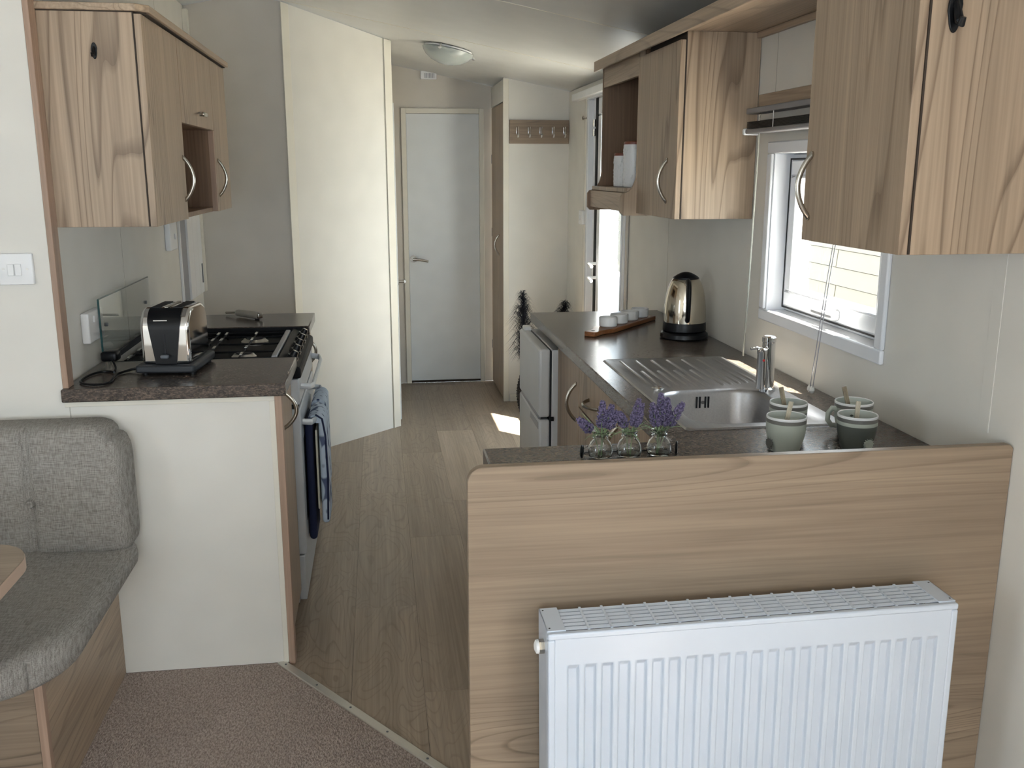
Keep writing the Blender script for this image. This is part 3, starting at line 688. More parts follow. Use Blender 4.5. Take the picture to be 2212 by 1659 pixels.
def smooth(pts, k=6):
    pts = [Vector(p) for p in pts]; out = []
    for i in range(len(pts) - 1):
        p0, p1, p2, p3 = pts[max(i - 1, 0)], pts[i], pts[i + 1], pts[min(i + 2, len(pts) - 1)]
        for j in range(k):
            s_ = j / k
            out.append(0.5 * ((2 * p1) + (p2 - p0) * s_ + (2 * p0 - 5 * p1 + 4 * p2 - p3) * s_ ** 2 + (3 * p1 - p0 - 3 * p2 + p3) * s_ ** 3))
    return out + [pts[-1]]
fx = MB().tube([tl(*p) for p in smooth(cord)], 0.0035, 8).build('flex', 'black', t, local=True)
pc = Vector(tl(-0.842, 3.060, 0.932)); MB().rbox(pc.x - 0.026, pc.x + 0.026, pc.y - 0.022, pc.y + 0.022, pc.z - 0.014, pc.z + 0.018, 0.010, 6).build('plug', 'black', fx, local=True)
for dx, dy in ((0, 0.011), (-0.011, -0.009), (0.011, -0.009)): B(pc.x + dx - 0.003, pc.x + dx + 0.003, pc.y + dy - 0.002, pc.y + dy + 0.002, 0.0005, pc.z - 0.013).build('plug_pin', 'nickel', fx, local=True)

# ---- gas lighter on the far worktop
t = thing('gas_lighter', 'slim grey-beige gas lighter lying on the worktop beyond the hob', 'lighter', (-0.545, 4.02, 0.90), rot=(0, 0, radians(-44)))
MB().rbox(-0.075, 0.075, -0.016, 0.016, 0.004, 0.032, 0.0135, 6).build('body', 'lighter', t, local=True)
MB().cyl((-0.07, 0, 0.020), (-0.145, 0, 0.012), 0.005, n=10).build('nozzle', 'nickel', t, local=True)
MB().rbox(0.045, 0.066, -0.006, 0.006, 0.0, 0.008, 0.003, 6).build('trigger', 'black', t, local=True)
MB().rbox(0.066, 0.080, -0.013, 0.013, 0.007, 0.030, 0.006, 6).build('end_cap', 'nickel', t, local=True)

# ---- sockets and switches
def faceplate_x(name, label, y0, y1, z0, z1, x, s_, cat, rockers):
    t = thing(name, label, cat, (x, (y0 + y1) / 2, z0))
    pl = MB().rbox(min(x, x + s_ * 0.024), max(x, x + s_ * 0.024), y0, y1, z0, z1, 0.005, 6).build('plate', 'white', t)
    for (a, b_, c, d) in rockers: B(min(x + s_ * 0.024, x + s_ * 0.029), max(x + s_ * 0.024, x + s_ * 0.029), a, b_, c, d).build('rocker', 'white', t, bev=0.002)
faceplate_x('wall_socket', 'white socket with rocker switch on the left wall behind the toaster', 2.985, 3.145, 0.985, 1.078, XL, 1, 'socket', [(3.085, 3.10, 1.045, 1.066), (3.03, 3.045, 1.045, 1.066)])
faceplate_x('isolator_switch', 'small white isolator box under the left wall cabinets', 4.23, 4.37, 1.165, 1.30, XL, 1, 'switch', [(4.31, 4.325, 1.21, 1.235)])
faceplate_x('door_light_switch', 'white light switch beside the entrance door', 5.535, 5.630, 1.190, 1.272, XR, -1, 'switch', [(5.57, 5.595, 1.215, 1.245)])
t = thing('light_switch', 'white double light switch on the cream partition above the sofa', 'switch', (-0.981, YP, 1.198))
MB().rbox(-1.026, -0.936, YP - 0.013, YP, 1.196, 1.281, 0.003, 6).build('plate', 'white', t)
for x0 in (-1.001, -0.982): B(x0, x0 + 0.0165, YP - 0.0175, YP - 0.013, 1.221, 1.253).build('rocker', 'white', t, bev=0.0015)
for x0 in (-1.012, -0.951): MB().cyl((x0, YP - 0.0125, 1.239), (x0, YP - 0.0136, 1.239), 0.0032, n=12).build('screw', 'aluminium', t)

# ---- sofa and table on the left
t = thing('sofa', 'grey woven bench sofa with wood-grain base', 'sofa', (-1.3, 2.4, 0))
XS = -0.962
def backfn(q):
    if q.y < 2.66:
        w = (2.66 - q.y) / 0.06
        q = q.copy(); g = math.exp(-((q.x - XS) / 0.010) ** 2)
        b_ = math.exp(-(((q.x - XS) / 0.05) ** 2 + ((q.z - 0.613) / 0.06) ** 2))
        g2 = math.exp(-((q.x + 0.745) / 0.006) ** 2) * 0.35
        q.y += w * (0.011 * g + 0.010 * b_ + 0.006 * g2)
        if q.y < 2.63: q.y -= 0.010 * (1 - ((q.z - 0.63) / 0.2) ** 2)
    if q.z > 0.72 and q.x > -0.80:      # rounded upper corner
        d = Vector((q.x + 0.80, q.z - 0.72)); m_ = max(abs(d.x) / 0.09, abs(d.y) / 0.105)
        if d.length > 1e-6:
            e_ = Vector((d.x / 0.09, d.y / 0.105)).normalized() * m_; q = Vector((-0.80 + e_.x * 0.09, q.y, 0.72 + e_.y * 0.105))
    return q
bk = MB().rbox(-2.05, -0.71, 2.605, YP - 0.004, 0.445, 0.825, 0.045, 12, backfn, 0.005).build('back_cushion', 'upholstery', t, ang=85)
MB().lathe([(0.0001, 2.595), (0.009, 2.596), (0.0120, 2.602), (0.0120, 2.630)], (XS, 0, 0.613), 18, 'y').build('button', 'upholstery', bk)
def seatfn(q):
    if q.x > -0.93 and q.y < 2.14:      # rounded front corner
        d = Vector((q.x + 0.93, q.y - 2.14)); R_ = 0.22
        m_ = max(abs(d.x), abs(d.y)) / R_
        if d.length > 1e-6: e_ = d.normalized() * m_ * R_; q = Vector((-0.93 + e_.x, 2.14 + e_.y, q.z))
    if q.z > 0.44: q = Vector((q.x, q.y, q.z + 0.006 * sin((q.y - 1.9) * 9) + 0.004 * sin(q.x * 14 + q.y * 6)))
    return q
MB().rbox(-2.05, -0.71, 1.92, 2.70, 0.385, 0.468, 0.035, 12, seatfn, 0.02).build('seat_cushion', 'upholstery', t, ang=85)
sd = B(-0.818, -0.800, 2.125, YP - 0.003, 0.006, 0.384).build('side_panel', 'wood_y', t, bev=0.001)
B(-0.8185, -0.7995, 2.105, 2.125, 0.006, 0.384).build('edge_strip', 'wood_edge', t, bev=0.001)
B(-2.05, -0.820, 2.110, 2.128, 0.006, 0.384).build('front_panel', 'wood_x', t, bev=0.001)
t = thing('dining_table', 'pale wood table corner poking in at the left of the sofa', 'table', (-1.2, 1.5, 0))
cor = []
for cx_, cy_, a0 in ((-0.845, 1.925, 0), (-1.55, 1.925, 90), (-1.55, 1.05, 180), (-0.845, 1.05, 270)):
    cor += [(cx_ + 0.105 * cos(radians(a0 + 9 * i)), cy_ + 0.105 * sin(radians(a0 + 9 * i))) for i in range(11)]
MB().prism(cor, 'z', 0.694, 0.720).build('table_edge', 'table_edge', t, bev=0.002)
cor2 = [(x + (0.0015 if x < -1.2 else -0.0015), y) for x, y in cor]
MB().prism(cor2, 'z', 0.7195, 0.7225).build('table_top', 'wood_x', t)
MB().cyl((-1.2, 1.49, 0.005), (-1.2, 1.49, 0.694), 0.03, n=20).build('pedestal', 'chrome', t)
MB().lathe([(0.22, 0.005), (0.21, 0.02), (0.04, 0.035)], (-1.2, 1.49, 0), 32).build('foot', 'chrome', t)

# ================================================================== CORRIDOR
t = thing('tall_cupboard', 'tall narrow wood-grain cupboard in the corridor', 'cupboard', (0.95, 6.4, 0))
B(0.820, 1.19, YH + 0.032, YD - 0.02, 0.0, 1.92).build('body', 'wood_z', t)
d = B(0.800, 0.818, YH + 0.036, YD - 0.024, 0.012, 1.918).build('door', 'wood_z', t, bev=0.001)
bow((0.800, 6.30, 1.02), (0, 0, 1), (-1, 0, 0), 0.13).build('handle', 'nickel', d)
for z_ in (1.55, 1.05, 0.25): B(0.797, 0.803, YD - 0.027, YD - 0.021, z_, z_ + 0.06).build('hinge', 'grey_plastic', d)
t = thing('coat_rack', 'wood-grain board with five chrome coat hooks', 'coat rack', (1.03, YH, 1.668))
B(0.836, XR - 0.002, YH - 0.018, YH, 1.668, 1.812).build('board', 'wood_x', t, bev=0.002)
for x_ in (0.886, 0.960, 1.034, 1.112, 1.185):
    MB().rbox(x_ - 0.009, x_ + 0.009, YH - 0.024, YH - 0.018, 1.722, 1.768, 0.0028, 6).tube([(x_, YH - 0.022, 1.765), (x_, YH - 0.045, 1.768), (x_, YH - 0.030, 1.745), (x_, YH - 0.026, 1.720), (x_, YH - 0.040, 1.710), (x_, YH - 0.055, 1.722)], 0.0065, 8).build('hook', 'chrome', t)
t = thing('ceiling_light', 'frosted dish ceiling light with chrome clips over the corridor', 'light', (0.405, 5.34, ceil(0.405)))
tilt = Matrix.Translation((0, 0, 0)) @ Matrix.Rotation(math.atan(0.195), 4, 'Y')
MB().lathe([(0.130, -0.004), (0.130, -0.012), (0.10, -0.014)], n=40).xform(tilt).build('base', 'white', t, local=True)
MB().lathe([(0.138, -0.016), (0.132, -0.030), (0.115, -0.050), (0.085, -0.070), (0.045, -0.083), (0.002, -0.088)], n=40).xform(tilt).build('shade', 'lamp_glass', t, local=True)
for a in (10, 130, 250):
    p = Vector((0.138 * cos(radians(a)), 0.138 * sin(radians(a)), -0.018))
    MB().cyl(p + Vector((0, 0, 0.016)), p + Vector((0, 0, -0.010)), 0.006, n=10).lathe([(0.001, -0.008), (0.010, -0.004), (0.010, 0.004), (0.001, 0.008)], tuple(p * 1.06 + Vector((0, 0, -0.006))), 12).xform(tilt).build('clip', 'chrome', t, local=True)
t = thing('air_alarm', 'small white slotted alarm box high on the corridor end wall', 'alarm', (0.372, YD, 2.105))
MB().rbox(0.318, 0.426, YD - 0.035, YD - 0.002, 2.105, 2.158, 0.006, 6).build('case', 'white', t)
for k in range(7): B(0.345 + k * 0.010, 0.350 + k * 0.010, YD - 0.037, YD - 0.0345, 2.113, 2.143).build('slot', 'grey', t)
# basket with black plumes
t = thing('basket', 'black woven basket on the corridor floor behind the fridge', 'basket', (0.965, 5.78, 0))
rows = []
for i in range(15):
    z_ = 0.006 + i * 0.0185; r_ = 0.092 + 0.024 * sin(pi * min(1, (i + 1) / 14))
    MB().tube([(0.965 + (r_ + 0.004 * (-1) ** (j + i)) * cos(2 * pi * j / 40), 5.78 + (r_ + 0.004 * (-1) ** (j + i)) * sin(2 * pi * j / 40), z_) for j in range(40)], 0.0062, 6, closed=True).build('weave_row', 'rattan', t)
for j in range(20):
    a = 2 * pi * j / 20; MB().tube([(0.965 + (0.092 + 0.024 * sin(pi * min(1, (i + 1) / 14))) * cos(a), 5.78 + (0.092 + 0.024 * sin(pi * min(1, (i + 1) / 14))) * sin(a), 0.006 + i * 0.0185) for i in range(15)], 0.004, 6).build('stake', 'rattan', t)
MB().lathe([(0.085, 0.0), (0.09, 0.006)], (0.965, 5.78, 0), 24).build('base', 'rattan', t)
def plume(name, label, base, tip, bend):
    base, tip, bend = Vector(base), Vector(tip), Vector(bend)
    t = thing(name, label, 'plume', tuple(base), 'black plumes in the basket')
    def at(s_): return base.lerp(tip, s_) + bend * (s_ * s_)
    MB().tube([at(i / 12) for i in range(13)], [0.003] * 8 + [0.002] * 5, 6).build('stalk', 'feather', t)
    m = MB(); rr = random.Random(name + label)
    for i in range(1000):
        s_ = 0.42 + 0.58 * rr.random(); p = at(s_); a = rr.random() * 2 * pi; k = rr.uniform(0.04, 0.125) * (1.15 - 0.75 * max(0, s_ - 0.7) / 0.3)
        ax = (at(min(1, s_ + 0.02)) - at(s_ - 0.02)).normalized(); u = ax.orthogonal().normalized(); w = ax.cross(u)
        o_ = u * cos(a) + w * sin(a); q1 = p + o_ * k * 0.55 + ax * k * 0.55; q2 = p + o_ * k + ax * k * 0.35 - Vector((0, 0, k * 0.25))
        sd = ax.cross(o_) * 0.0013
        m.add([p + sd, p - sd, q1 - sd, q1 + sd, q2], [(0, 1, 2, 3), (3, 2, 4)])
    m.build('barbs', 'feather', t, flat=True)['kind'] = 'stuff'
plume('plume', 'black feathery plume standing left of the fridge top', (0.895, 5.77, 0.02), (0.885, 5.75, 0.76), (-0.01, 0, 0))
plume('plume', 'black feathery plume whose tip shows above the worktop', (1.02, 5.78, 0.02), (1.10, 5.78, 0.70), (0.05, 0, -0.01))

# ================================================================== RIGHT SIDE
t = thing('fridge_freezer', 'small pale fridge-freezer under the worktop end', 'fridge', (0.9, 3.72, 0))
B(0.640, 1.19, 3.462, 3.965, 0.02, 0.838).build('body', 'fridge', t, bev=0.004)
B(0.6335, 0.640, 3.468, 3.960, 0.03, 0.832).build('seal', 'black_matt', t)
for z0, z1 in ((0.04, 0.566), (0.575, 0.842)):
    d = B(0.590, 0.6335, 3.462, 3.965, z0, z1).build('door', 'fridge', t, bev=0.010, seg=3)
    if z0 > 0.5: B(0.5885, 0.600, 3.47, 3.90, z0 - 0.006, z0 + 0.010).build('grip', 'grey', d, bev=0.003)
    else: B(0.5885, 0.598, 3.47, 3.66, z1 - 0.040, z1 - 0.012).build('grip', 'grey', d, bev=0.003)
MB().rbox(0.600, 0.632, 3.90, 3.955, 0.840, 0.858, 0.006, 6).build('hinge_cover', 'white', t)
MB().cyl((0.632, 3.458, 0.570), (0.647, 3.458, 0.570), 0.009, n=12).build('hinge', 'black', t)
# base units under the sink run
def base_right(y0, y1, label, drawer, hy, hz=0.72):
    t = thing('base_cabinet', label, 'cabinet', (0.93, (y0 + y1) / 2, 0), 'base units under the sink worktop')
    MB().box(0.682, 1.20, y0, y0 + 0.016, 0.10, 0.861).box(0.682, 1.20, y1 - 0.016, y1, 0.10, 0.861).box(0.682, 1.20, y0 + 0.016, y1 - 0.016, 0.10, 0.116).build('body', 'wood_z', t)
    B(0.72, 1.19, y0 + 0.005, y1 - 0.005, 0.0, 0.10).build('plinth', 'wood_inner', t)
    zt = 0.710 if drawer else 0.855
    d = B(0.662, 0.680, y0 + 0.0015, y1 - 0.0015, 0.10, zt).build('door', 'wood_z', t, bev=0.001)
    bow((0.662, hy, hz if not drawer else 0.62), (0, 0, 1), (-1, 0, 0), 0.13, 0.034).build('handle', 'nickel', d)
    if drawer:
        w = B(0.662, 0.680, y0 + 0.0015, y1 - 0.0015, 0.716, 0.852).build('drawer', 'wood_z', t, bev=0.001)
        bow((0.662, (y0 + y1) / 2 + 0.02, 0.775), (0, 1, 0), (-1, 0, 0), 0.13, 0.034).build('handle', 'nickel', w)
        B(0.6825, 0.69, y0 + 0.001, y1 - 0.001, 0.742, 0.852).build('shade_strip', 'dark_gap', t)  # dark sheet standing in for the shade behind the drawer front
base_right(3.078, 3.456, 'base unit with upright bow handle beside the fridge', False, 3.115)
base_right(2.582, 3.074, 'base unit with a drawer under the draining board', True, 2.62)
base_right(2.02, 2.578, 'base unit under the sink bowl behind the lavender', False, 2.54)
t = thing('peninsula_unit', 'wood-grain cabinet under the short near arm of the L-shaped worktop', 'cabinet', (0.7, 1.82, 0))
B(0.26, 1.205, 1.642, 1.96, 0.0, 0.86).build('body', 'wood_z', t)
B(0.255, 0.259, 1.642, 1.96, 0.0, 0.86).build('end_panel', 'wood_z', t)
# worktop with sink cut-out, L-shaped
SX0, SX1, SY0, SY1 = 0.708, 1.112, 2.076, 2.936
wt = MB(); hx0, hx1, hy0, hy1 = SX0 + 0.015, SX1 - 0.015, SY0 + 0.015, SY1 - 0.015
outer = [(0.216, 1.640), (XR - 0.001, 1.640), (XR - 0.001, 4.022), (0.645, 4.022), (0.645, 2.002), (0.216, 2.002)]
for a in ((0.216, 0.645, 1.640, 2.002), (0.645, XR - 0.001, 1.640, hy0), (0.645, hx0, hy0, hy1), (hx1, XR - 0.001, hy0, hy1), (0.645, XR - 0.001, hy1, 4.022)): pass
gx = [0.216, 0.645, hx0, hx1, XR - 0.001]; gy = [1.640, 2.002, hy0, hy1, 4.022]
def solid(i, j):
    if i < 0 or j < 0 or i > 3 or j > 3: return False
    if i == 0: return j == 0
    return not (i == 2 and j == 2)
idx = {}
def WV(x, y, z):
    k = (x, y, z)
    if k not in idx: idx[k] = len(wt.v); wt.v.append(k)
    return idx[k]
for i in range(4):
    for j in range(4):
        if not solid(i, j): continue
        x0, x1, y0, y1 = gx[i], gx[i + 1], gy[j], gy[j + 1]; a, b_ = 0.862, 0.900
        wt.f += [(WV(x0, y0, b_), WV(x1, y0, b_), WV(x1, y1, b_), WV(x0, y1, b_)), (WV(x0, y0, a), WV(x0, y1, a), WV(x1, y1, a), WV(x1, y0, a))]
        if not solid(i - 1, j): wt.f.append((WV(x0, y0, a), WV(x0, y0, b_), WV(x0, y1, b_), WV(x0, y1, a)))
        if not solid(i + 1, j): wt.f.append((WV(x1, y0, a), WV(x1, y1, a), WV(x1, y1, b_), WV(x1, y0, b_)))
        if not solid(i, j - 1): wt.f.append((WV(x0, y0, a), WV(x1, y0, a), WV(x1, y0, b_), WV(x0, y0, b_)))
        if not solid(i, j + 1): wt.f.append((WV(x0, y1, a), WV(x0, y1, b_), WV(x1, y1, b_), WV(x1, y1, a)))
solo(wt, 'worktop', 'worktop', 'L-shaped speckled dark worktop holding the sink', 'worktop', bev=0.004)
# peninsula panel
hp = [(0.146, 0.006), (XR - 0.001, 0.006), (XR - 0.001, 0.972), (XR - 0.008, 0.979)] + [(0.146 + 0.030 - 0.030 * sin(pi / 2 * i / 8), 0.949 + 0.030 * cos(pi / 2 * i / 8)) for i in range(9)]
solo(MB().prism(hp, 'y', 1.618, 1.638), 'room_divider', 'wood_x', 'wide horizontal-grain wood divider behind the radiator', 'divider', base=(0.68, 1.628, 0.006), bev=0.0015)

# ---- radiator
t = thing('radiator', 'white panel radiator with slotted top on the wood panel', 'radiator', (0.665, 1.538, 0.10), rot=(0, radians(-0.55), 0))
RXH, RH = 0.3865, 0.616; RY0, RY1 = -0.050, 0.050
# front panel with pressed vertical channels
xs = [-RXH, -RXH + 0.018]; n_ch = 23; p_ = (2 * RXH - 0.060) / n_ch; prof = []
for k in range(n_ch):
    x0 = -RXH + 0.030 + k * p_ + p_ * 0.5
    prof += [(x0 - 0.0112, 0), (x0 - 0.0078, 1), (x0 + 0.0078, 1), (x0 + 0.0112, 0)]
cols = [(-RXH + 0.012, 0)] + prof + [(RXH - 0.012, 0)]
rowz = [(0.012, 0), (0.045, 0), (0.055, 1), (RH - 0.074, 1), (RH - 0.064, 0), (RH - 0.012, 0)]
m = MB(); nx, nz = len(cols), len(rowz)
vs = [(x, RY0 + 0.0085 * (a * b_), z_) for z_, b_ in rowz for x, a in cols]
fs = [(j * nx + i, j * nx + i + 1, (j + 1) * nx + i + 1, (j + 1) * nx + i) for j in range(nz - 1) for i in range(nx - 1)]
o_ = len(vs); vs += [(cols[0][0], RY0 + 0.014, rowz[0][0]), (cols[-1][0], RY0 + 0.014, rowz[0][0]), (cols[-1][0], RY0 + 0.014, rowz[-1][0]), (cols[0][0], RY0 + 0.014, rowz[-1][0])]
top = [(nz - 1) * nx + i for i in range(nx)]; bot = list(range(nx)); lef = [j * nx for j in range(nz)]; rig = [j * nx + nx - 1 for j in range(nz)]
fs += [tuple(bot + [o_ + 1, o_]), tuple(list(reversed(top)) + [o_ + 3, o_ + 2]), tuple(list(reversed(lef)) + [o_, o_ + 3]), tuple(rig + [o_ + 2, o_ + 1]), (o_, o_ + 1, o_ + 2, o_ + 3)]
m.add(vs, fs).build('front_panel', 'radiator_white', t, local=True, bev=0.0015, ang=30)
MB().box(-RXH, RXH, RY0 - 0.001, RY0 + 0.012, RH - 0.014, RH - 0.002).box(-RXH, RXH, RY0 - 0.001, RY0 + 0.012, 0.002, 0.014).box(-RXH, -RXH + 0.013, RY0 - 0.001, RY0 + 0.012, 0.014, RH - 0.014).box(RXH - 0.013, RXH, RY0 - 0.001, RY0 + 0.012, 0.014, RH - 0.014).build('front_rim', 'radiator_white', t, local=True, bev=0.003)
B(-RXH + 0.012, RXH - 0.012, RY1 - 0.012, RY1, 0.01, RH - 0.01).build('back_panel', 'radiator_white', t, local=True, bev=0.002)
for sx in (-1, 1):
    sp = MB().box(min(sx * (RXH - 0.003), sx * RXH), max(sx * (RXH - 0.003), sx * RXH), RY0 + 0.012, RY1, 0.004, RH).box(min(sx * (RXH - 0.034), sx * RXH), max(sx * (RXH - 0.034), sx * RXH), RY0 + 0.010, RY1, RH - 0.003, RH).build('side_cover', 'radiator_white', t, local=True, bev=0.001)
    for yy in (-0.030, 0.040): MB().cyl((sx * (RXH - 0.006), yy, RH - 0.0005), (sx * (RXH - 0.006), yy, RH + 0.0004), 0.0018, n=8).build('rivet', 'black_matt', sp, local=True)
for k in range(6):
    y_ = RY0 + 0.0185 + k * 0.0137
    MB().prism([(y_ - 0.0040, RH - 0.0022), (y_ + 0.0038, RH - 0.0008), (y_ + 0.0038, RH - 0.0024), (y_ - 0.0040, RH - 0.0038)], 'x', -RXH + 0.034, RXH - 0.034).build('slat', 'radiator_white', t, local=True)
for k in range(1, 17):
    x_ = -RXH + 0.034 + k * (2 * RXH - 0.068) / 17
    B(x_ - 0.0022, x_ + 0.0022, RY0 + 0.010, RY1 - 0.004, RH - 0.0034, RH - 0.0006).build('cross_bar', 'radiator_white', t, local=True)
B(-RXH + 0.03, RXH - 0.03, RY0 + 0.0155, RY1 - 0.013, 0.05, RH - 0.030).build('inner_shade_block', 'black_matt', t, local=True)  # black box painted for the shade inside, seen between the slats
va = MB().cyl((-RXH, -0.008, RH - 0.045), (-RXH - 0.010, -0.008, RH - 0.045), 0.013, n=6).build('bleed_nut', 'nickel', t, local=True)
MB().lathe([(0.013, -RXH - 0.010), (0.012, -RXH - 0.015), (0.006, -RXH - 0.018)], (0, -0.008, RH - 0.045), 16, 'x').build('bleed_cap', 'white', va, local=True)
for sx in (-0.25, 0.25): B(sx - 0.015, sx + 0.015, RY1, RY1 + 0.029, 0.35, 0.45).build('bracket', 'grey', t, local=True)

# ---- right wall cabinets and the board above the window
RF = 0.953
t = thing('wall_cabinet', 'sunlit wall cabinet with one door left of the kitchen window', 'cabinet', (1.08, 3.23, CZ0), 'wall cabinets on the window side')
B(RF + 0.019, XR - 0.002, 3.000, 3.018, CZ0, 1.925).build('end_panel', 'wood_z', t, bev=0.001)
B(RF + 0.019, XR - 0.002, 3.454, 3.470, CZ0, 1.925).build('side_panel', 'wood_inner', t)
B(RF + 0.019, XR - 0.002, 3.018, 3.454, CZ0 + 0.002, CZ0 + 0.020).build('bottom_panel', 'white', t)
B(XR - 0.008, XR - 0.002, 3.018, 3.454, CZ0 + 0.02, 1.925).build('back_panel', 'wood_inner', t)
B(RF + 0.018, RF + 0.0215, 2.9992, 3.4, CZ0 + 0.001, 1.925).build('shade_strip', 'dark_gap', t, flat=True)  # thin dark box, shade of the door joint put into its colour
d = B(RF, RF + 0.018, 3.002, 3.469, CZ0, 1.900).build('door', 'wood_z', t, bev=0.0012)
bow((RF, 3.098, 1.468), (0, 0, 1), (-1, 0, 0), 0.135).build('handle', 'nickel', d)
t = thing('open_shelf_unit', 'open wood shelf unit with curved sides holding white canisters', 'shelf', (1.06, 3.75, 1.335), 'wall cabinets on the window side')
def curved_side(x_back, xf, xp, z0, z1):
    p = [(x_back, z0), (xp + 0.012, z0), (xp, z0 + 0.012), (xp, 1.405), (xp + 0.012, 1.420)]
    for i in range(9):
        a = pi / 2 * i / 8; p.append((xf - 0.050 * cos(a) + 0.0, 1.420 + 0.0 + 0.060 * (1 - cos(a)) if False else 1.425 + 0.065 * sin(a) * (1 if i else 0)))
    return p + [(xf, z1), (x_back, z1)]
def shelf_side():
    p = [(XR - 0.002, 1.338), (0.905, 1.338), (0.893, 1.350), (0.893, 1.408), (0.903, 1.420)]
    for i in range(1, 9):
        a = pi / 2 * i / 8; p.append((0.903 + 0.050 * sin(a), 1.420 + 0.075 * (1 - cos(a))))
    return p + [(RF, 1.925), (XR - 0.002, 1.925)]
MB().prism(shelf_side(), 'y', 3.471, 3.487).build('side_panel', 'wood_z', t, bev=0.001)
MB().prism(shelf_side(), 'y', 4.034, 4.050).build('side_panel', 'wood_inner', t, bev=0.001)
B(XR - 0.010, XR - 0.002, 3.487, 4.034, 1.338, 1.925).build('back_panel', 'wood_inner', t)
B(0.912, XR - 0.010, 3.487, 4.034, 1.422, 1.438).build('shelf', 'wood_z', t, bev=0.001)
B(0.905, 0.920, 3.487, 4.034, 1.352, 1.420).build('front_rail', 'wood_y', t, bev=0.001)
B(RF + 0.002, RF + 0.018, 3.487, 4.034, 1.838, 1.925).build('top_rail', 'wood_y', t, bev=0.001)
def canister(cx_, cy_, r, h, label):
    t = thing('canister', label, 'canister', (cx_, cy_, 1.439), 'white canisters on the open shelf'); rr = random.Random(label)
    rings = [(r * 0.94, 0.0), (r, 0.004), (r, h * 0.97), (r * 0.96, h)]
    MB().lathe(rings, (cx_, cy_, 1.439), 28).build('jar', 'ceramic', t)
    m = MB()
    for k in range(150):
        a = rr.random() * 2 * pi; z_ = 1.445 + rr.random() * (h - 0.02); q = 0.0035
        p = Vector((cx_ + r * cos(a), cy_ + r * sin(a), z_)); u = Vector((-sin(a), cos(a), 0)) * q; w = Vector((0, 0, q * 1.8)); n_ = Vector((cos(a), sin(a), 0)) * 0.0018
        m.add([p - u, p - w, p + u, p + w, p + n_], [(0, 1, 4), (1, 2, 4), (2, 3, 4), (3, 0, 4)])
    m.build('relief', 'ceramic', t, flat=True)['kind'] = 'stuff'
    MB().lathe([(r * 0.97, h), (r * 0.97, h + 0.008), (r * 0.90, h + 0.011)], (cx_, cy_, 1.439), 28).build('lid', 'lid_red', t)
canister(0.985, 3.640, 0.040, 0.160, 'taller white canister with red-brown lid on the open shelf')
canister(0.985, 3.790, 0.040, 0.120, 'shorter white canister with red-brown lid on the open shelf')
t = thing('wall_cabinet', 'large wood-grain wall cabinet above the mugs, nearest the camera', 'cabinet', (1.08, 1.83, 1.35), 'wall cabinets on the window side')
NF = 0.940
B(NF + 0.019, XR - 0.002, 1.620, 1.638, 1.350, 1.925).build('end_panel', 'wood_z', t, bev=0.001)
B(NF + 0.019, XR - 0.002, 2.012, 2.030, 1.350, 1.925).build('side_panel', 'wood_z', t, bev=0.001)
B(NF + 0.019, XR - 0.002, 1.638, 2.012, 1.352, 1.370).build('bottom_panel', 'white', t)
B(NF + 0.018, NF + 0.0215, 1.6192, 2.0, 1.351, 1.925).build('shade_strip', 'dark_gap', t)  # dark strip drawn where the door edge falls into shade
d = B(NF, NF + 0.018, 1.622, 2.029, 1.350, 1.905).build('door', 'wood_z', t, bev=0.0012)
bow((NF, 1.998, 1.468), (0, 0, 1), (-1, 0, 0), 0.135).build('handle', 'nickel', d)
t = thing('cornice', 'long wood-grain board above the kitchen window joining the right cabinets', 'cornice', (1.07, 2.85, 1.905))
B(0.930, XR - 0.002, 1.61, 4.062, 1.9255, 1.941).build('board', 'wood_y', t, bev=0.001)
B(0.918, 0.929, 1.61, 4.066, 1.9045, 1.945).build('front_lip', 'wood_y', t, bev=0.002)
B(XR - 0.018, XR - 0.002, 2.032, 2.998, 1.907, 1.925).build('wall_batten', 'wood_y', t, bev=0.001)
black_hook((1.004, 1.620, 1.771), 'black adhesive hook near the top of the large right cabinet', 1.35)
hook2 = None

# ---- blind over the window
solo(B(XR - 0.019, XR - 0.001, 2.035, 2.957, 1.690, 1.733), 'pelmet', 'wood_y', 'wood-grain rail fixed above the window blind', 'rail', bev=0.0015)
t = thing('venetian_blind', 'raised grey venetian blind with clear wand over the window', 'blind', (1.17, 2.5, 1.62))
B(1.150, 1.198, 2.08, 2.932, 1.672, 1.6895).build('headrail', 'blind_grey', t, bev=0.003)
for k in range(10): B(1.152, 1.190, 2.085, 2.925, 1.6285 + k * 0.0021, 1.6298 + k * 0.0021).build('slat', 'black', t)
B(1.148, 1.194, 2.082, 2.930, 1.613, 1.627).build('bottom_rail', 'blind_grey', t, bev=0.004)
MB().rbox(1.144, 1.196, 2.926, 2.944, 1.609, 1.630, 0.006, 6).build('end_cap', 'white', t)
for y_ in (2.72, 2.30): MB().cyl((1.150, y_, 1.672), (1.150, y_, 1.615), 0.0012, n=6).build('ladder_cord', 'cord_white', t)
MB().tube([(1.160, 2.84, 1.672), (1.156, 2.838, 1.655), (1.158, 2.836, 1.64)], 0.002, 6).build('wand_hook', 'nickel', t)
MB().tube([(1.158, 2.836, 1.645), (1.160, 2.862, 1.08)], 0.0027, 6).build('wand', 'wand_clear', t)
MB().tube([(1.160, 2.862, 1.082), (1.162, 2.878, 0.915)], 0.0033, 6).build('wand_grip', 'wand_clear', t)
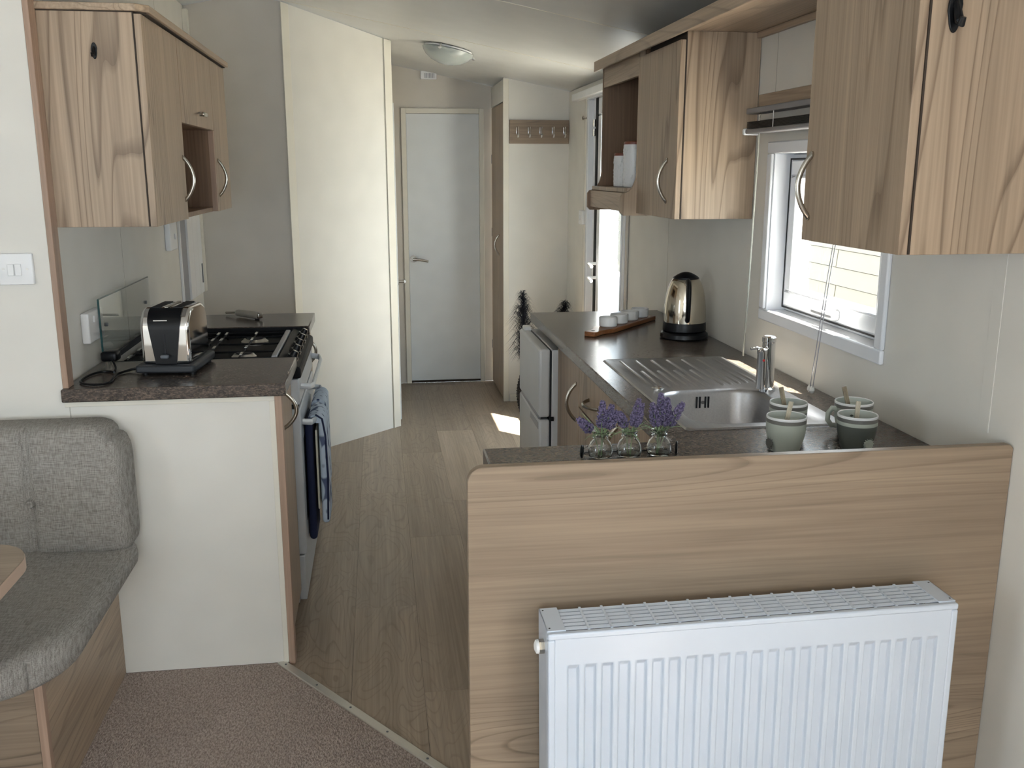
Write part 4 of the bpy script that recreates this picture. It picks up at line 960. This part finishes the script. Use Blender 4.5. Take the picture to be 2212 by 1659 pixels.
for e in (0, 0.012):
    cpts = [(1.150, 2.20 + e, 1.615), (1.158, 2.30 + e, 1.30), (1.165, 2.375 + e * 1.3, 0.95), (1.166, 2.385 + e * 1.3, 0.918)]
    cd = MB().tube(smooth(cpts, 5), 0.0013, 6).build('pull_cord', 'grey', t)
    MB().lathe([(0.002, 0.926), (0.006, 0.920), (0.007, 0.912), (0.003, 0.905)], (1.166, 2.385 + e * 1.3, 0), 12).build('cord_pull', 'cord_white', cd)

# ---- sink
t = thing('sink', 'stainless steel sink with grooved draining board', 'sink', (0.91, 2.5, 0.90))
BX0, BX1, BY0, BY1, BR = 0.752, 1.040, 2.122, 2.478, 0.075
def rr_pts(x0, x1, y0, y1, r, n=8):
    p = []
    for cx_, cy_, a0 in ((x1 - r, y0 + r, -90), (x1 - r, y1 - r, 0), (x0 + r, y1 - r, 90), (x0 + r, y0 + r, 180)):
        p += [(cx_ + r * cos(radians(a0 + 90 * i / n)), cy_ + r * sin(radians(a0 + 90 * i / n))) for i in range(n + 1)]
    return p
bm = bmesh.new()
def loop(pts, z): return [bm.verts.new((x, y, z)) for x, y in pts]
ro = loop(rr_pts(SX0, SX1, SY0, SY1, 0.012), 0.9005); rt_ = loop(rr_pts(SX0 + 0.004, SX1 - 0.004, SY0 + 0.004, SY1 - 0.004, 0.012), 0.9045); ri = loop(rr_pts(SX0 + 0.014, SX1 - 0.014, SY0 + 0.014, SY1 - 0.014, 0.012), 0.9030)
N_ = len(ro)
def bridge(a, b_):
    for i in range(len(a)): bm.faces.new((a[i], a[(i + 1) % len(a)], b_[(i + 1) % len(a)], b_[i]))
bridge(ro, rt_); bridge(rt_, ri)
bl = [loop(rr_pts(BX0 - d_, BX1 + d_, BY0 - d_, BY1 + d_, BR + d_), z_) for d_, z_ in ((0.006, 0.9030), (0.0, 0.8995), (-0.004, 0.890), (-0.012, 0.790), (-0.030, 0.770), (-0.075, 0.764))]
for a, b_ in zip(bl, bl[1:]): bridge(a, b_)
bm.faces.new(bl[-1])
geom = [e for e in bm.edges if e.is_boundary and (e.verts[0] in ri or e.verts[0] in bl[0])]
bmesh.ops.triangle_fill(bm, use_beauty=True, edges=[e for e in bm.edges if e.is_boundary and all(v_ in ri for v_ in e.verts) or (e.is_boundary and all(v_ in bl[0] for v_ in e.verts))])
sm = MB(); sm.v = [tuple(v_.co) for v_ in bm.verts]; bm.verts.index_update(); sm.f = [tuple(v_.index for v_ in f_.verts) for f_ in bm.faces]; bm.free()
so = sm.build('basin', 'steel', t, ang=50)
for k in range(13):
    x_ = 0.760 + k * 0.02575
    y1_ = 2.905 if k % 2 == 0 else 2.745; y0_ = 2.520 + (0.0 if k < 9 else 0.007 * (k - 8))
    m = MB(); vs = []; fs = []
    for j, (yy, hh) in enumerate(((y0_, 0.0), (y0_ + 0.012, 0.0036), ((y0_ + y1_) / 2, 0.0036), (y1_ - 0.010, 0.0036), (y1_, 0.0))):
        for q, w in ((-0.0068, 0), (-0.004, 0.8), (0, 1), (0.004, 0.8), (0.0068, 0)): vs.append((x_ + q, yy, 0.9028 + hh * w))
    for j in range(4):
        for i in range(4): a = j * 5 + i; fs.append((a, a + 1, a + 6, a + 5))
    m.add(vs, fs).build('drainer_ridge', 'steel', t)
for q in (-0.017, -0.008, 0.008, 0.017): B(0.886 + q - 0.0022, 0.886 + q + 0.0022, BY1 - 0.0092, BY1 - 0.0055, 0.852, 0.884).build('overflow_slot', 'black_matt', t)
MB().cyl((0.886, BY1 - 0.0060, 0.868), (0.886, BY1 - 0.0095, 0.868), 0.005, n=12).build('overflow_screw', 'chrome', t)
MB().lathe([(0.034, 0.765), (0.034, 0.7675), (0.012, 0.766)], (0.895, 2.30, 0), 24).build('waste', 'chrome', t)
solo(MB().lathe([(0.017, 0.9032), (0.017, 0.906), (0.012, 0.909), (0.005, 0.9075)], (0.765, 2.505, 0), 20), 'sink_plug', 'chrome', 'round metal sink plug disc by the front of the drainer', 'plug')
t = thing('tap', 'short chrome mixer tap at the back of the sink', 'tap', (1.058, 2.440, 0.9035))
MB().lathe([(0.024, 0.9035), (0.024, 0.911), (0.019, 0.915), (0.0175, 1.035), (0.0175, 1.040), (0.019, 1.042), (0.019, 1.054), (0.014, 1.058)], (1.058, 2.440, 0), 28).build('body', 'chrome', t)
sp = MB().lathe([(0.013, 0.915), (0.013, 1.010), (0.014, 1.013), (0.014, 1.024), (0.009, 1.028)], (1.033, 2.424, 0), 20).build('spout', 'chrome', t)
MB().tube([(1.033, 2.424, 1.022), (1.017, 2.424, 1.028), (0.999, 2.423, 1.026)], [0.005, 0.0045, 0.004], 10).build('lever', 'chrome', sp)
MB().cyl((1.033, 2.4115, 0.995), (1.033, 2.4105, 0.995), 0.0035, n=10).build('hot_mark', 'red_dot', sp)

# ---- kettle
t = thing('kettle', 'domed chrome cordless kettle with black handle and base', 'kettle', (1.105, 3.315, 0.90))
kc = (1.105, 3.315, 0)
bs = MB().lathe([(0.082, 0.9005), (0.088, 0.906), (0.086, 0.920), (0.078, 0.926)], kc, 36).build('power_base', 'black', t)
MB().tube(smooth([(1.175, 3.36, 0.910), (1.205, 3.38, 0.906), (1.208, 3.45, 0.904)], 5), 0.003, 6).build('flex', 'black', bs)
MB().lathe([(0.074, 0.927), (0.079, 0.932), (0.078, 0.955), (0.0765, 0.962)], kc, 36).build('lower_ring', 'black', t)
MB().lathe([(0.0765, 0.962), (0.0765, 0.985), (0.0750, 1.02), (0.0705, 1.055), (0.0635, 1.085), (0.055, 1.106), (0.047, 1.119)], kc, 40).build('body', 'kettle_chrome', t, ang=60)
MB().lathe([(0.047, 1.119), (0.046, 1.124), (0.034, 1.132), (0.020, 1.139), (0.010, 1.142), (0.001, 1.143)], kc, 32).build('lid', 'black', t)
hv = Vector((-0.20, -0.98, 0)).normalized()
def kp(r, z): return (kc[0] + hv.x * r, kc[1] + hv.y * r, z)
MB().tube(smooth([kp(0.052, 1.108), kp(0.085, 1.112), kp(0.104, 1.095), kp(0.108, 1.05), kp(0.104, 1.01), kp(0.096, 0.985), kp(0.074, 0.980)], 5), 0.0085, 12, rx=0.0135).build('handle', 'black', t)
sv = -hv
MB().prism([(0, 0), (0, 0)] and [(-0.012, 1.06), (0.012, 1.06), (0.016, 1.112), (-0.016, 1.112)], 'y', -0.010, 0.016).xform(Matrix.Translation((kc[0] + sv.x * 0.055, kc[1] + sv.y * 0.055, 0))).build('spout', 'kettle_chrome', t, bev=0.003)

# ---- wooden serving board with four white pots
ba, bb_ = Vector((0.765, 3.385)), Vector((1.090, 3.770)); bd = (bb_ - ba).normalized(); ang_b = atan2(bd.y, bd.x)
t = thing('serving_board', 'reddish wooden paddle board carrying four white pots', 'board', (ba.x, ba.y, 0.90), rot=(0, 0, ang_b))
L = (bb_ - ba).length; pts = [(0.0, -0.020), (0.012, -0.027), (0.055, -0.024), (0.085, -0.030), (0.115, -0.045), (L, -0.045), (L, 0.045), (0.115, 0.045), (0.085, 0.030), (0.055, 0.024), (0.012, 0.027), (0.0, 0.020)]
pb = MB().prism(pts, 'z', 0.0005, 0.018).build('board', 'wood_tray', t, local=True, bev=0.003)
MB().cyl((0.030, 0, 0.0175), (0.030, 0, 0.0186), 0.007, n=14).build('hang_hole', 'black_matt', pb, local=True)
for k in range(4):
    c2 = ba + bd * (0.155 + 0.096 * k)
    lab = ('white pot nearest the paddle handle of the wooden board', 'second white pot from the handle of the wooden board', 'third white pot from the handle of the wooden board', 'white pot at the far end of the wooden board')[k]
    tt = thing('ceramic_pot', lab, 'pot', (c2.x, c2.y, 0.918), 'white pots on the wooden board')
    MB().lathe([(0.030, 0.0002), (0.0345, 0.004), (0.0355, 0.034), (0.034, 0.0365), (0.0315, 0.035), (0.030, 0.010), (0.002, 0.008)], n=28).build('bowl', 'ceramic', tt, local=True)
    MB().lathe([(0.029, 0.0095), (0.029, 0.024), (0.002, 0.025)], n=24).build('wax', 'ceramic', tt, local=True)

# ---- mugs and their spoons
def mug(c, label, dark, hang, badge=None):
    t = thing('mug', label, 'mug', (c[0], c[1], 0.90), 'grey-green mugs on the worktop')
    body = 'mug_dark' if dark else 'mug_light'
    def R(z): return 0.0305 + 0.0125 * sin(pi / 2 * min(1, z / 0.062))
    zs = [0.0006, 0.002, 0.006, 0.012, 0.02, 0.03, 0.04, 0.05]
    MB().lathe([(0.027, 0.0004)] + [(R(z), z) for z in zs] + [(R(z), z) for z in ((0.058,) if dark else (0.066,))], n=36, caps=True).build('body', body, t, local=True)
    if dark: MB().lathe([(R(0.058), 0.058), (R(0.066), 0.066)], n=36, caps=False).build('stripe', 'mug_light', t, local=True)
    MB().lathe([(R(0.066), 0.066), (0.0433, 0.0745)], n=36, caps=False).build('band', 'mug_line', t, local=True)
    MB().lathe([(0.0433, 0.0745), (0.0432, 0.0785), (0.0420, 0.0800), (0.0405, 0.0785)], n=36, caps=False).build('rim', 'ceramic', t, local=True)
    MB().lathe([(0.0405, 0.0785), (0.0395, 0.050), (0.033, 0.022), (0.027, 0.010), (0.001, 0.008)], n=36, caps=False).build('inside', 'mug_inside', t, local=True)
    h0 = Vector((cos(hang), sin(hang), 0))
    MB().tube([tuple(h0 * r + Vector((0, 0, z))) for r, z in ((0.040, 0.062), (0.052, 0.064), (0.061, 0.052), (0.061, 0.036), (0.052, 0.024), (0.037, 0.022))], 0.0045, 10, rx=0.006).build('handle', body, t, local=True)
    if badge is not None:
        n_ = Vector((cos(badge), sin(badge), 0)); p = n_ * 0.0385 + Vector((0, 0, 0.020))
        bd_ = MB().cyl(p - n_ * 0.003, p + n_ * 0.0025, 0.0105, n=24).build('badge', 'mug_light' if dark else 'mug_line', t, local=True)
        u = Vector((-n_.y, n_.x, 0)); m = MB()
        for i in range(16):
            a = 2 * pi * i / 16; q = p + (u * cos(a) + Vector((0, 0, 1)) * sin(a)) * 0.0130 - n_ * 0.0012
            m.cyl(q, q + n_ * 0.0020, 0.0012, n=6)
        m.build('badge_dots', 'mug_light' if dark else 'mug_line', bd_, local=True)
    return t
def spoon(c, a, label, lean, mt='spoon_stick'):
    # a flat-handled stick resting inside its mug
    p0 = Vector((c[0] + lean[0], c[1] + lean[1], 0.9105)); p1 = Vector((c[0] + lean[2], c[1] + lean[3], 0.900 + lean[4]))
    d = (p1 - p0).normalized(); u = d.cross(Vector((sin(a), -cos(a), 0))).normalized(); w = u.cross(d).normalized(); m = MB(); vs = []
    for p in (p0, p1):
        for q in (-1, 1):
            for s_ in (-1, 1): vs.append(p + u * q * 0.0055 + w * s_ * 0.0013)
    m.add(vs, [(0, 1, 3, 2), (4, 6, 7, 5), (0, 4, 5, 1), (2, 3, 7, 6), (0, 2, 6, 4), (1, 5, 7, 3)])
    return solo(m, 'stir_stick', mt, label, 'stick', 'patterned sticks standing in the mugs', bev=0.0005)
MUGS = [((0.872, 1.895), 'pale sage mug with thin dark rim line, front left of the four', False, radians(70), radians(188)),
        ((1.032, 1.885), 'dark grey-green mug with pale stripe and round badge, front right', True, radians(80), radians(-74)),
        ((0.930, 2.015), 'dark grey-green mug with pale stripe, back left beside the sink', True, radians(60), None),
        ((1.083, 2.000), 'pale sage mug at the back right with its handle pointing left', False, radians(178), None)]
for c, lab, dk, hg, bdg in MUGS: mug(c, lab, dk, hg, bdg)
spoon(MUGS[0][0], 0, 'patterned pale stick standing in the front left mug', (-0.010, -0.002, 0.014, 0.012, 0.107), 'stick_pale')
spoon(MUGS[1][0], 0, 'patterned pale stick standing in the front right mug', (-0.006, -0.002, 0.006, 0.012, 0.105), 'stick_pale')
spoon(MUGS[2][0], 0, 'patterned dark stick standing in the back left mug', (0.004, 0.0, -0.011, 0.022, 0.109))
spoon(MUGS[3][0], 0, 'patterned dark stick standing in the back right mug', (0.004, 0.0, -0.016, 0.022, 0.109))

# ---- lavender bottles in their rack
t = thing('bottle_rack', 'low wire rack with ring ends holding the lavender bottles', 'rack', (0.522, 1.90, 0.90))
MB().tube([(0.425, 1.868, 0.9015), (0.62, 1.868, 0.9015), (0.62, 1.932, 0.9015), (0.425, 1.932, 0.9015)], 0.0012, 8, closed=True).build('frame', 'black', t)
for x_ in (0.418, 0.627):
    MB().tube([(x_ + 0.012 * 0.35 * cos(2 * pi * i / 20), 1.90 + 0.012 * cos(2 * pi * i / 20), 0.915 + 0.012 * sin(2 * pi * i / 20)) for i in range(20)], 0.0028, 8, closed=True).build('ring_end', 'black', t)
def blade(m, p0, d, L, w, droop, up=0.9):
    side = Vector((-d.y, d.x, 0)); vs = []; fs = []
    for i in range(6):
        s_ = i / 5; c = Vector(p0) + d * L * s_ + Vector((0, 0, up * L * s_ - droop * L * s_ * s_)); ww = w * (1 - s_ ** 2) + 0.0003
        vs += [c - side * ww, c + side * ww, c + Vector((0, 0, 0.0006))]
    for i in range(5): a = i * 3; fs += [(a, a + 2, a + 5, a + 3), (a + 2, a + 1, a + 4, a + 5)]
    m.add(vs, fs)
def flower(base, tip, r, seed):
    rr = random.Random(seed); base, tip = Vector(base), Vector(tip); ax = (tip - base).normalized(); u = ax.orthogonal().normalized(); w = ax.cross(u); m = MB()
    for i in range(330):
        s_ = rr.random() ** 0.85; a = rr.random() * 2 * pi; rad = r * (1.0 - 0.75 * s_ ** 2.2) * (0.55 + 0.45 * min(1, s_ * 6)) * rr.uniform(0.55, 1.05)
        c = base.lerp(tip, s_) + (u * cos(a) + w * sin(a)) * rad; o_ = (u * cos(a) + w * sin(a)); q = rr.uniform(0.0016, 0.0027)
        d = (o_ * 0.7 + ax * 0.8).normalized(); e = d.orthogonal().normalized() * q; f_ = d.cross(e)
        m.add([c + d * q * 2.0, c + e, c + f_, c - e, c - f_, c - d * q], [(0, 1, 2), (0, 2, 3), (0, 3, 4), (0, 4, 1), (5, 2, 1), (5, 3, 2), (5, 4, 3), (5, 1, 4)])
    return m
BOT = [(0.4585, 'left-hand glass bottle of lavender behind the wood panel', [(0.407, 1.890, 0.990), (0.461, 1.90, 1.023), (0.483, 1.905, 1.013), (0.497, 1.912, 0.998)]),
       (0.5215, 'middle glass bottle of lavender behind the wood panel', [(0.505, 1.925, 0.992), (0.541, 1.90, 1.025), (0.549, 1.905, 1.014)]),
       (0.5880, 'right-hand glass bottle of lavender behind the wood panel', [(0.569, 1.90, 1.016), (0.590, 1.905, 1.035), (0.601, 1.893, 1.027), (0.638, 1.90, 1.014), (0.612, 1.915, 1.006)])]
for bi, (bx, lab, tips) in enumerate(BOT):
    by = 1.90
    t = thing('lavender_bottle', lab, 'vase', (bx, by, 0.9005), 'glass bottles of lavender')
    MB().lathe([(0.001, 0.001), (0.019, 0.001), (0.0250, 0.004), (0.0270, 0.012), (0.0262, 0.022), (0.0220, 0.033), (0.0160, 0.0400), (0.0148, 0.043), (0.0172, 0.045), (0.0172, 0.048), (0.0150, 0.0495), (0.0150, 0.051), (0.0176, 0.053), (0.0176, 0.0565), (0.0155, 0.0575), (0.0140, 0.0565), (0.0128, 0.050), (0.0128, 0.043), (0.0142, 0.0395), (0.0202, 0.032), (0.0243, 0.022), (0.0250, 0.012), (0.0232, 0.006), (0.001, 0.005)], n=32, caps=False).build('glass', 'bottle_glass', t, local=True)
    for k, tp in enumerate(tips):
        tp = Vector(tp); r0 = Vector((bx + random.uniform(-.006, .006), by + random.uniform(-.006, .006), 0.905)); mid = Vector((bx, by, 0.955)).lerp(Vector((tp.x, tp.y, 0.955)), 0.30)
        hb = mid.lerp(tp, 0.16)
        st = MB().tube([r0, mid, mid.lerp(tp, 0.35), tp], 0.0011, 6).build('stem', 'stem', t)
        flower(hb, tp, 0.0108, bi * 10 + k).build('flower_head', 'lavender', t, flat=True)
    for k in range(11):
        a = 2 * pi * k / 11 + bi; m = MB(); blade(m, (bx + 0.004 * cos(a), by + 0.004 * sin(a), 0.948), Vector((cos(a), sin(a), 0)), random.uniform(0.030, 0.048), 0.0022, random.uniform(0.3, 0.9), random.uniform(0.5, 1.3))
        m.build('leaf', 'leaf', t, flat=True)
